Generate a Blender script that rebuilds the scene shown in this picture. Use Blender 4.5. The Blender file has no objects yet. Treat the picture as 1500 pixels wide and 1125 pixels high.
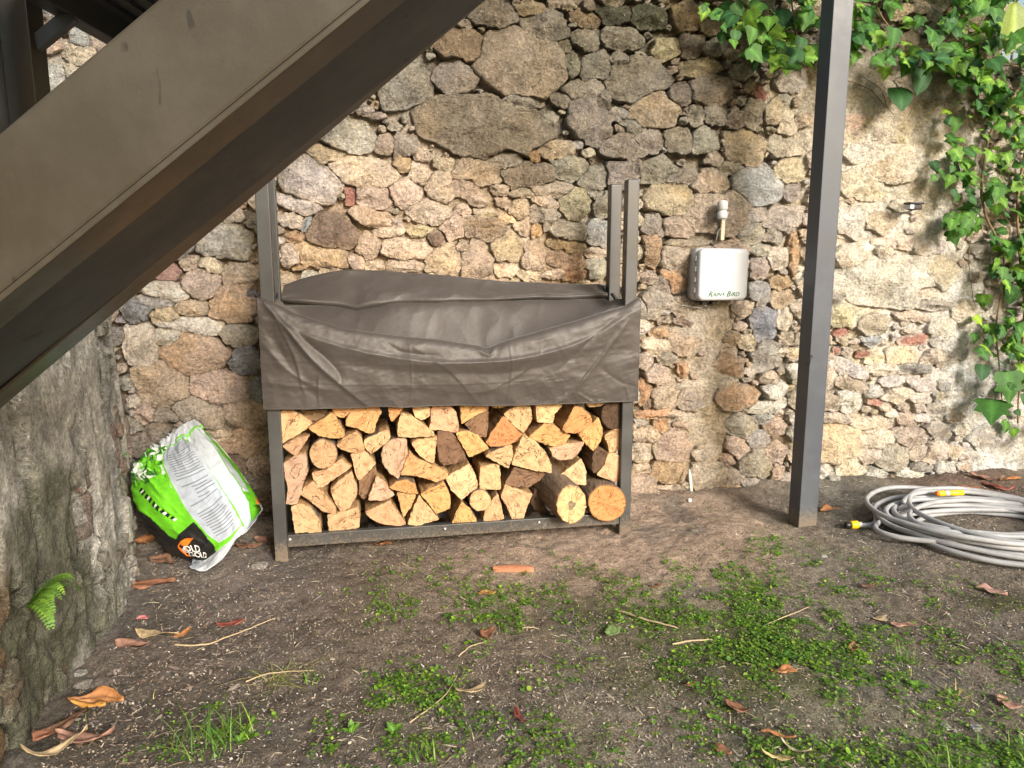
import bpy, bmesh, math, random
import numpy as np
from mathutils import Vector, Matrix
random.seed(7)
RNG = np.random.default_rng(11)
S = bpy.context.scene
COL = S.collection

# ------------------------------------------------------------ camera
FPX, PITCH, CAMH = 1100.0, math.radians(9.7), 1.45
cam_d = bpy.data.cameras.new('camera')
cam = bpy.data.objects.new('camera', cam_d)
COL.objects.link(cam)
cam.location = (0, 0, CAMH)
cam.rotation_euler = (math.radians(90) - PITCH, 0, 0)
cam_d.sensor_width = 36.0
cam_d.lens = FPX / 1500 * 36.0
cam_d.clip_start = 0.05
cam_d.clip_end = 500
S.camera = cam

# ------------------------------------------------------------ world, sun, exposure
SUN_ELEV, SUN_AZ = 24.0, 148.0        # azimuth measured clockwise from +Y (north)
world = bpy.data.worlds.new('World'); S.world = world
world.use_nodes = True
wn = world.node_tree; wn.nodes.clear()
sky = wn.nodes.new('ShaderNodeTexSky'); sky.sky_type = 'NISHITA'; sky.sun_disc = False
sky.sun_elevation = math.radians(SUN_ELEV)
sky.sun_rotation = math.radians(SUN_AZ)
sky.air_density = 1.6; sky.dust_density = 4.0; sky.ozone_density = 1.0
bg = wn.nodes.new('ShaderNodeBackground'); bg.inputs['Strength'].default_value = 0.10
wo = wn.nodes.new('ShaderNodeOutputWorld')
wn.links.new(sky.outputs[0], bg.inputs[0]); wn.links.new(bg.outputs[0], wo.inputs[0])
sun_d = bpy.data.lights.new('sun', 'SUN'); sun_d.energy = 2.8; sun_d.angle = math.radians(17)
sun_d.color = (1.0, 0.95, 0.89)
sun = bpy.data.objects.new('sun', sun_d); COL.objects.link(sun)
_e, _a = math.radians(SUN_ELEV), math.radians(SUN_AZ)
_s = Vector((math.sin(_a) * math.cos(_e), math.cos(_a) * math.cos(_e), math.sin(_e)))
sun.rotation_euler = _s.to_track_quat('Z', 'Y').to_euler()
S.view_settings.view_transform = 'Standard'
S.view_settings.look = 'None'
S.view_settings.gamma = 1.0
S.view_settings.use_curve_mapping = False
S.view_settings.exposure = 1.16

# ------------------------------------------------------------ frames of reference
# wall frame: u runs along the stone wall, w comes out of it towards the camera, z is up
YAW = math.radians(11.0)
WO = np.array([1.049, 4.435])
UX = np.array([math.cos(YAW), math.sin(YAW)])
NX = np.array([math.sin(YAW), -math.cos(YAW)])

def ray(x, y):
    a = (x - 750) / FPX; b = -(y - 562.5) / FPX
    return np.array([a, math.cos(PITCH) + b * math.sin(PITCH), -math.sin(PITCH) + b * math.cos(PITCH)])
def ground_at(x, y, z=0.0):                 # measured point on a level z
    d = ray(x, y); t = (z - CAMH) / d[2]
    return Vector((d[0] * t, d[1] * t, z))
def wall_at(x, y, w=0.0):                   # measured point on the plane at distance w from the wall -> (u, z)
    d = ray(x, y)
    c = WO + w * NX
    t = (c @ NX) / (d[:2] @ NX)
    p = d[:2] * t - WO
    return float(p @ UX), float(CAMH + d[2] * t)
def Yplane(x, y, Y):
    d = ray(x, y); t = Y / d[1]
    return Vector((d[0] * t, Y, CAMH + d[2] * t))
def UWZ(u, w, z):
    return Vector((WO[0] + u * UX[0] + w * NX[0], WO[1] + u * UX[1] + w * NX[1], z))
def uwz_arr(u, w, z):
    return np.stack([WO[0] + u * UX[0] + w * NX[0], WO[1] + u * UX[1] + w * NX[1], z + 0 * u], -1)
def to_uw(x, y):
    dx, dy = x - WO[0], y - WO[1]
    return dx * UX[0] + dy * UX[1], dx * NX[0] + dy * NX[1]

# ------------------------------------------------------------ vector noise
def _h(ix, iy, iz, s):
    n = (ix * 374761393 + iy * 668265263 + iz * 2147483647 + s * 974634777) & 0xFFFFFFFF
    n = ((n ^ (n >> 13)) * 1274126177) & 0xFFFFFFFF
    n = (n ^ (n >> 16)) & 0xFFFFFFFF
    n = (n * 2246822519) & 0xFFFFFFFF
    n ^= n >> 15
    return (n & 0xFFFFFF) / float(0xFFFFFF)
def vn(x, y, z=0.0, s=0):
    x = np.asarray(x, float); y = np.asarray(y, float) + 0 * x; z = np.asarray(z, float) + 0 * x
    xi, yi, zi = np.floor(x), np.floor(y), np.floor(z)
    fx, fy, fz = x - xi, y - yi, z - zi
    fx = fx * fx * (3 - 2 * fx); fy = fy * fy * (3 - 2 * fy); fz = fz * fz * (3 - 2 * fz)
    xi = xi.astype(np.int64); yi = yi.astype(np.int64); zi = zi.astype(np.int64)
    r = 0
    for dx in (0, 1):
        for dy in (0, 1):
            for dz in (0, 1):
                wgt = (fx if dx else 1 - fx) * (fy if dy else 1 - fy) * (fz if dz else 1 - fz)
                r = r + wgt * _h(xi + dx, yi + dy, zi + dz, s)
    return r * 2 - 1
def fbm(x, y, z=0.0, s=0, o=4, g=0.5):
    a, r, f, t = 1.0, 0, 1.0, 0
    for k in range(o):
        r = r + a * vn(np.asarray(x) * f, np.asarray(y) * f, np.asarray(z) * f, s + k * 17); t += a
        a *= g; f *= 2.03
    return r / t
def ridge(x, y, z=0.0, s=0, o=4):
    a, r, f, t = 1.0, 0, 1.0, 0
    for k in range(o):
        r = r + a * (1 - 2 * np.abs(vn(np.asarray(x) * f, np.asarray(y) * f, np.asarray(z) * f, s + k * 17))); t += a
        a *= 0.5; f *= 2.1
    return r / t
def sst(a, b, x):
    t = np.clip((x - a) / (b - a), 0, 1); return t * t * (3 - 2 * t)

# ------------------------------------------------------------ object helpers
def tag(o, label=None, cat=None, group=None, kind=None):
    if label: o['label'] = label
    if cat: o['category'] = cat
    if group: o['group'] = group
    if kind: o['kind'] = kind
    return o
def empty(name, loc, label=None, cat=None, group=None):
    o = bpy.data.objects.new(name, None); COL.objects.link(o)
    o.empty_display_size = 0.05
    o.location = loc
    return tag(o, label, cat, group)
def link_mesh(name, me, mats, parent=None, loc=None, smooth=True):
    if not isinstance(mats, (list, tuple)): mats = [mats]
    if len(me.materials) == 0:
        for m in mats: me.materials.append(m)
    if smooth and len(me.polygons):
        me.polygons.foreach_set('use_smooth', [True] * len(me.polygons))
    o = bpy.data.objects.new(name, me); COL.objects.link(o)
    if loc is not None: o.location = loc
    if parent is not None:
        o.parent = parent
        if loc is not None:
            o.location = Vector(loc) - parent_world(parent)
    return o
def parent_world(p):
    v = Vector(p.location)
    while p.parent is not None:
        p = p.parent; v = v + Vector(p.location)
    return v
def mesh_from(name, V, F, mats, parent=None, origin=None, colors=None, smooth=True, matidx=None):
    """V in world coordinates; the object's origin is put at 'origin'."""
    V = np.asarray(V, float)
    if origin is None: origin = V.mean(0)
    origin = np.asarray(origin, float)
    me = bpy.data.meshes.new(name)
    L = (V - origin)
    if isinstance(F, np.ndarray):
        n = F.shape[1]
        me.vertices.add(len(L)); me.vertices.foreach_set('co', L.astype(np.float32).ravel())
        me.loops.add(F.size); me.loops.foreach_set('vertex_index', F.astype(np.int32).ravel())
        me.polygons.add(len(F))
        me.polygons.foreach_set('loop_start', np.arange(0, F.size, n, dtype=np.int32))
        me.update(calc_edges=True)
    else:
        me.from_pydata([tuple(v) for v in L], [], F); me.update()
    if colors is not None:
        ca = me.color_attributes.new('Col', 'FLOAT_COLOR', 'POINT')
        c = np.ones((len(L), 4), np.float32); c[:, :3] = np.clip(np.asarray(colors), 0, 1)
        ca.data.foreach_set('color', c.ravel())
    if not isinstance(mats, (list, tuple)): mats = [mats]
    for m in mats: me.materials.append(m)
    if matidx is not None: me.polygons.foreach_set('material_index', np.asarray(matidx, dtype=np.int32))
    return link_mesh(name, me, mats, parent, Vector(origin), smooth)
def grid_faces(nr, nc, wrap=False):
    r, c = np.meshgrid(np.arange(nr - 1), np.arange(nc if wrap else nc - 1), indexing='ij')
    c2 = (c + 1) % nc
    return np.stack([(r * nc + c).ravel(), (r * nc + c2).ravel(), ((r + 1) * nc + c2).ravel(), ((r + 1) * nc + c).ravel()], 1)
def bm_obj(name, bm, mats, parent=None, smooth=False, origin=None):
    me = bpy.data.meshes.new(name); 
    if origin is None: origin = Vector((0, 0, 0))
    bmesh.ops.translate(bm, verts=bm.verts, vec=-Vector(origin))
    bm.normal_update(); bm.to_mesh(me); bm.free()
    return link_mesh(name, me, mats, parent, origin, smooth)
def box_uwz(name, u0, u1, w0, w1, z0, z1, mat, parent=None, bev=0.003):
    bm = bmesh.new()
    vs = [bm.verts.new(UWZ(u, w, z)) for z in (z0, z1) for w in (w0, w1) for u in (u0, u1)]
    for f in ((0, 1, 3, 2), (4, 6, 7, 5), (0, 4, 5, 1), (2, 3, 7, 6), (0, 2, 6, 4), (1, 5, 7, 3)):
        bm.faces.new([vs[i] for i in f])
    bmesh.ops.recalc_face_normals(bm, faces=bm.faces)
    if bev: bmesh.ops.bevel(bm, geom=bm.edges[:], offset=bev, segments=2, affect='EDGES', profile=0.6)
    return bm_obj(name, bm, mat, parent, origin=UWZ((u0 + u1) / 2, (w0 + w1) / 2, z0))
def prism(name, pts, vec, mat, parent=None, bev=0.003):
    """convex polygon pts (world) swept by vec"""
    bm = bmesh.new()
    a = [bm.verts.new(Vector(p)) for p in pts]; b = [bm.verts.new(Vector(p) + Vector(vec)) for p in pts]
    bm.faces.new(a); bm.faces.new(b[::-1]); n = len(a)
    for i in range(n): bm.faces.new([a[i], b[i], b[(i + 1) % n], a[(i + 1) % n]])
    bmesh.ops.recalc_face_normals(bm, faces=bm.faces)
    if bev: bmesh.ops.bevel(bm, geom=bm.edges[:], offset=bev, segments=2, affect='EDGES', profile=0.6)
    return bm_obj(name, bm, mat, parent, origin=Vector(pts[0]))
def tube_geo(P, rad, n=8, closed=False, caps=True):
    P = np.asarray(P, float); m = len(P)
    rad = np.full(m, rad) if np.isscalar(rad) else np.asarray(rad)
    T = np.gradient(P, axis=0); T /= np.linalg.norm(T, axis=1)[:, None] + 1e-12
    up = np.array([0, 0, 1.0]) if abs(T[0][2]) < 0.9 else np.array([1.0, 0, 0])
    nrm = np.cross(T[0], up); nrm /= np.linalg.norm(nrm)
    V = []
    for i in range(m):
        nrm = nrm - T[i] * (nrm @ T[i]); nrm /= np.linalg.norm(nrm) + 1e-12
        b = np.cross(T[i], nrm)
        for k in range(n):
            a = 2 * math.pi * k / n
            V.append(P[i] + rad[i] * (math.cos(a) * nrm + math.sin(a) * b))
    F = [tuple(x) for x in grid_faces(m, n, True)]
    if caps: F += [tuple(range(n))[::-1], tuple((m - 1) * n + k for k in range(n))]
    return np.array(V), F
def tube(name, P, rad, mat, parent=None, n=8):
    V, F = tube_geo(P, rad, n)
    return mesh_from(name, V, F, mat, parent, origin=V[0])
def catmull(P, n):
    P = np.asarray(P, float); m = len(P)
    t = np.linspace(0, m - 1, n); i = np.clip(t.astype(int), 0, m - 2); f = (t - i)[:, None]
    g = lambda k: P[np.clip(k, 0, m - 1)]
    p0, p1, p2, p3 = g(i - 1), g(i), g(i + 1), g(i + 2)
    return 0.5 * (2 * p1 + (p2 - p0) * f + (2 * p0 - 5 * p1 + 4 * p2 - p3) * f ** 2 + (3 * p1 - p0 - 3 * p2 + p3) * f ** 3)

# ------------------------------------------------------------ materials
def nt(name):
    m = bpy.data.materials.new(name); m.use_nodes = True
    t = m.node_tree; b = t.nodes['Principled BSDF']
    return m, t, b
def node(t, typ, **k):
    n = t.nodes.new(typ)
    for a, v in k.items():
        if a in n.inputs: n.inputs[a].default_value = v
        else: setattr(n, a, v)
    return n
def noise_n(t, vec, scale, detail=4, rough=0.6, dist=0.0):
    n = node(t, 'ShaderNodeTexNoise'); n.inputs['Scale'].default_value = scale
    n.inputs['Detail'].default_value = detail; n.inputs['Roughness'].default_value = rough
    n.inputs['Distortion'].default_value = dist
    t.links.new(vec, n.inputs['Vector']); return n.outputs['Fac']
def ramp(t, fac, stops):
    r = node(t, 'ShaderNodeValToRGB'); cr = r.color_ramp
    while len(cr.elements) > 1: cr.elements.remove(cr.elements[0])
    cr.elements[0].position = stops[0][0]; cr.elements[0].color = (*stops[0][1], 1)
    for p, c in stops[1:]:
        e = cr.elements.new(p); e.color = (*c, 1)
    t.links.new(fac, r.inputs[0]); return r.outputs[0]
def mixc(t, fac, a, b, mode='MIX'):
    n = node(t, 'ShaderNodeMix', data_type='RGBA', blend_type=mode)
    for sock, v in ((n.inputs[0], fac), (n.inputs[6], a), (n.inputs[7], b)):
        if hasattr(v, 'is_output'): t.links.new(v, sock)
        elif isinstance(v, (int, float)): sock.default_value = v
        else: sock.default_value = (*v, 1)
    return n.outputs[2]
def mth(t, op, a, b=0.0, c=None):
    n = node(t, 'ShaderNodeMath', operation=op)
    for i, v in enumerate((a, b) if c is None else (a, b, c)):
        if hasattr(v, 'is_output'): t.links.new(v, n.inputs[i])
        else: n.inputs[i].default_value = v
    return n.outputs[0]
def bump(t, b, h, dist, strength=1.0, prev=None):
    n = node(t, 'ShaderNodeBump'); n.inputs['Distance'].default_value = dist; n.inputs['Strength'].default_value = strength
    t.links.new(h, n.inputs['Height'])
    if prev is not None: t.links.new(prev, n.inputs['Normal'])
    if b is not None: t.links.new(n.outputs[0], b.inputs['Normal'])
    return n.outputs[0]
def gpos(t): return node(t, 'ShaderNodeNewGeometry').outputs['Position']
def ocoord(t): return node(t, 'ShaderNodeTexCoord').outputs['Object']
def grey(x): return (x, x, x)

def mat_rock(name, rough_amp=1.0, speck=0.5, crack=1.0):
    m, t, b = nt(name)
    P = gpos(t)
    at = node(t, 'ShaderNodeAttribute', attribute_name='Col').outputs['Color']
    n1 = noise_n(t, P, 14, 4, 0.7); n2 = noise_n(t, P, 60, 5, 0.8); n3 = noise_n(t, P, 220, 3, 0.7)
    c = mixc(t, 1.0, at, ramp(t, n1, [(0.28, grey(0.62)), (0.5, grey(1.0)), (0.72, grey(1.30))]), 'MULTIPLY')
    c = mixc(t, 1.0, c, ramp(t, n2, [(0.30, grey(0.42)), (0.5, grey(1.0)), (0.70, grey(1.5))]), 'MULTIPLY')
    # pale lichen flecks and dark pits
    s = noise_n(t, P, 38, 5, 0.8, 0.6)
    c = mixc(t, ramp(t, s, [(0.60, grey(0)), (0.68, grey(speck))]), c, (0.62, 0.58, 0.48))
    s2 = noise_n(t, P, 55, 4, 0.8, 1.2)
    c = mixc(t, ramp(t, s2, [(0.30, grey(0.75)), (0.40, grey(0))]), c, (0.05, 0.042, 0.03))
    t.links.new(c, b.inputs['Base Color']); b.inputs['Roughness'].default_value = 0.93
    b.inputs['Specular IOR Level'].default_value = 0.25
    mp = node(t, 'ShaderNodeMapping'); mp.inputs['Scale'].default_value = (1, 1, 2.2); mp.inputs['Rotation'].default_value = (0.3, 0.5, 0.2)
    t.links.new(P, mp.inputs[0])
    vo = node(t, 'ShaderNodeTexVoronoi', feature='DISTANCE_TO_EDGE'); vo.inputs['Scale'].default_value = 17
    wv = node(t, 'ShaderNodeVectorMath', operation='ADD'); wn2 = node(t, 'ShaderNodeTexNoise'); wn2.inputs['Scale'].default_value = 9; wn2.inputs['Detail'].default_value = 5
    t.links.new(P, wn2.inputs['Vector'])
    sc = node(t, 'ShaderNodeVectorMath', operation='SCALE'); sc.inputs['Scale'].default_value = 0.14
    t.links.new(wn2.outputs['Color'], sc.inputs[0]); t.links.new(mp.outputs[0], wv.inputs[0]); t.links.new(sc.outputs[0], wv.inputs[1])
    t.links.new(wv.outputs[0], vo.inputs['Vector'])
    ck = ramp(t, vo.outputs['Distance'], [(0.0, grey(0)), (0.06, grey(1))])
    h = mth(t, 'ADD', mth(t, 'MULTIPLY', n1, 1.6), mth(t, 'ADD', mth(t, 'MULTIPLY', n2, 0.9), mth(t, 'MULTIPLY', n3, 0.22)))
    nb = bump(t, None, h, 0.036 * rough_amp, 1.0)
    bump(t, b, ck, 0.009 * crack, 0.8, nb)
    return m
M = {}
M['rock'] = mat_rock('rock', 1.15, 0.62, 1.2)
M['mortar'] = mat_rock('lime_mortar', 1.0, 0.35, 0.5)
M['render_wall'] = mat_rock('cement_render', 1.2, 0.3, 0.6)
def mat_soil():
    m, t, b = nt('soil')
    P = gpos(t)
    at = node(t, 'ShaderNodeAttribute', attribute_name='Col').outputs['Color']
    n1 = noise_n(t, P, 22, 8, 0.75); n2 = noise_n(t, P, 130, 6, 0.8); n3 = noise_n(t, P, 420, 3, 0.7)
    c = mixc(t, 1.0, at, ramp(t, n1, [(0.30, grey(0.5)), (0.5, grey(1.0)), (0.7, grey(1.35))]), 'MULTIPLY')
    c = mixc(t, 1.0, c, ramp(t, n2, [(0.34, grey(0.30)), (0.52, grey(1.0)), (0.66, grey(1.7))]), 'MULTIPLY')
    c = mixc(t, ramp(t, n3, [(0.66, grey(0)), (0.74, grey(0.55))]), c, (0.42, 0.37, 0.30))
    t.links.new(c, b.inputs['Base Color']); b.inputs['Roughness'].default_value = 0.95
    b.inputs['Specular IOR Level'].default_value = 0.2
    h = mth(t, 'ADD', mth(t, 'MULTIPLY', n1, 1.0), mth(t, 'ADD', mth(t, 'MULTIPLY', n2, 0.6), mth(t, 'MULTIPLY', n3, 0.18)))
    bump(t, b, h, 0.03, 1.0)
    return m
M['soil'] = mat_soil()
def mat_vcol(name, rough=0.7, amp=0.25, scale=60, bd=0.002, spec=0.3, sub=0.0, rnd=0.0):
    m, t, b = nt(name)
    P = gpos(t)
    at = node(t, 'ShaderNodeAttribute', attribute_name='Col').outputs['Color']
    n1 = noise_n(t, P, scale, 6, 0.7)
    c = mixc(t, 1.0, at, ramp(t, n1, [(0.3, grey(1 - amp)), (0.7, grey(1 + amp))]), 'MULTIPLY')
    t.links.new(c, b.inputs['Base Color']); b.inputs['Roughness'].default_value = rough
    b.inputs['Specular IOR Level'].default_value = spec
    if bd: bump(t, b, n1, bd, 0.8)
    return m
M['chips'] = mat_vcol('debris', 0.9, 0.3, 150, 0.002)
M['dry_leaf'] = mat_vcol('dry_leaf', 0.6, 0.35, 55, 0.002, 0.35)
def mat_leaf(name, spec=0.25, rough=0.58, trans=0.24, usecol=True, col=(0.06, 0.14, 0.03)):
    m, t, b = nt(name)
    out = t.nodes['Material Output']
    oi = node(t, 'ShaderNodeObjectInfo').outputs['Random']
    gi = node(t, 'ShaderNodeNewGeometry').outputs['Random Per Island']
    r = mth(t, 'FRACT', mth(t, 'ADD', oi, gi))
    base = node(t, 'ShaderNodeAttribute', attribute_name='Col').outputs['Color'] if usecol else None
    var = ramp(t, r, [(0.0, (0.75, 0.80, 0.75)), (0.35, (1.0, 1.0, 1.0)), (0.7, (1.25, 1.15, 0.9)), (0.95, (1.4, 1.2, 0.9)), (1.0, (1.9, 1.55, 0.9))])
    c = mixc(t, 1.0, base if usecol else col, var, 'MULTIPLY')
    n1 = noise_n(t, gpos(t), 90, 4, 0.6)
    c = mixc(t, 1.0, c, ramp(t, n1, [(0.3, grey(0.8)), (0.7, grey(1.2))]), 'MULTIPLY')
    t.links.new(c, b.inputs['Base Color']); b.inputs['Roughness'].default_value = rough
    b.inputs['Specular IOR Level'].default_value = spec
    tr = node(t, 'ShaderNodeBsdfTranslucent')
    t.links.new(mixc(t, 1.0, c, (1.5, 1.7, 0.6), 'MULTIPLY'), tr.inputs['Color'])
    mx = node(t, 'ShaderNodeMixShader'); mx.inputs[0].default_value = trans
    t.links.new(b.outputs[0], mx.inputs[1]); t.links.new(tr.outputs[0], mx.inputs[2])
    t.links.new(mx.outputs[0], out.inputs['Surface'])
    bump(t, b, n1, 0.0015, 0.6)
    return m
M['leaf'] = mat_leaf('ivy_leaf')
M['weed'] = mat_leaf('weed_leaf', 0.35, 0.5, 0.3)
def mat_metal_paint(name, col, rough=0.42, dirt=0.25, streak=False, spec=0.5):
    m, t, b = nt(name)
    P = gpos(t)
    n1 = noise_n(t, P, 5, 7, 0.7); n2 = noise_n(t, P, 90, 4, 0.7)
    c = mixc(t, ramp(t, n1, [(0.45, grey(0)), (0.75, grey(dirt))]), col, tuple(min(1, x * 1.5 + 0.05) for x in col))
    if streak:
        mp = node(t, 'ShaderNodeMapping'); mp.inputs['Scale'].default_value = (26, 8, 11); mp.inputs['Rotation'].default_value = (0, 0.25, 0)
        t.links.new(P, mp.inputs[0])
        s = noise_n(t, mp.outputs[0], 1.0, 2, 0.5)
        c = mixc(t, ramp(t, s, [(0.69, grey(0)), (0.72, grey(0.8))]), c, tuple(x * 0.3 for x in col))
        s2 = noise_n(t, P, 60, 3, 0.6)
        c = mixc(t, ramp(t, s2, [(0.74, grey(0)), (0.78, grey(0.5))]), c, (0.12, 0.08, 0.045))
    # soil splashed on the lowest part, and rubbed dusty patches
    sz_n = node(t, 'ShaderNodeSeparateXYZ'); t.links.new(P, sz_n.inputs[0])
    spl = mth(t, 'ADD', mth(t, 'MULTIPLY', sz_n.outputs['Z'], -6.0), mth(t, 'MULTIPLY', n2, 2.2))
    c = mixc(t, ramp(t, spl, [(0.55, grey(0)), (1.0, grey(0.75))]), c, (0.17, 0.13, 0.09))
    n4 = noise_n(t, P, 33, 6, 0.8, 0.5)
    c = mixc(t, ramp(t, n4, [(0.62, grey(0)), (0.74, grey(0.09))]), c, (0.24, 0.20, 0.15))
    t.links.new(c, b.inputs['Base Color'])
    t.links.new(ramp(t, n1, [(0.3, grey(rough - 0.08)), (0.7, grey(rough + 0.14))]), b.inputs['Roughness'])
    b.inputs['Specular IOR Level'].default_value = spec
    bump(t, b, n2, 0.0006, 0.5)
    return m
M['stair_steel'] = mat_metal_paint('stair_steel_paint', (0.036, 0.029, 0.018), 0.42, 0.2, True)
M['soffit'] = mat_metal_paint('soffit_paint', (0.030, 0.034, 0.042), 0.58, 0.12, True)
M['dark_steel'] = mat_metal_paint('dark_steel_paint', (0.030, 0.033, 0.036), 0.40, 0.2)
M['post_steel'] = mat_metal_paint('post_steel_paint', (0.050, 0.059, 0.075), 0.45, 0.25)
M['rack_steel'] = mat_metal_paint('rack_steel_paint', (0.045, 0.046, 0.046), 0.38, 0.2)
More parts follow.
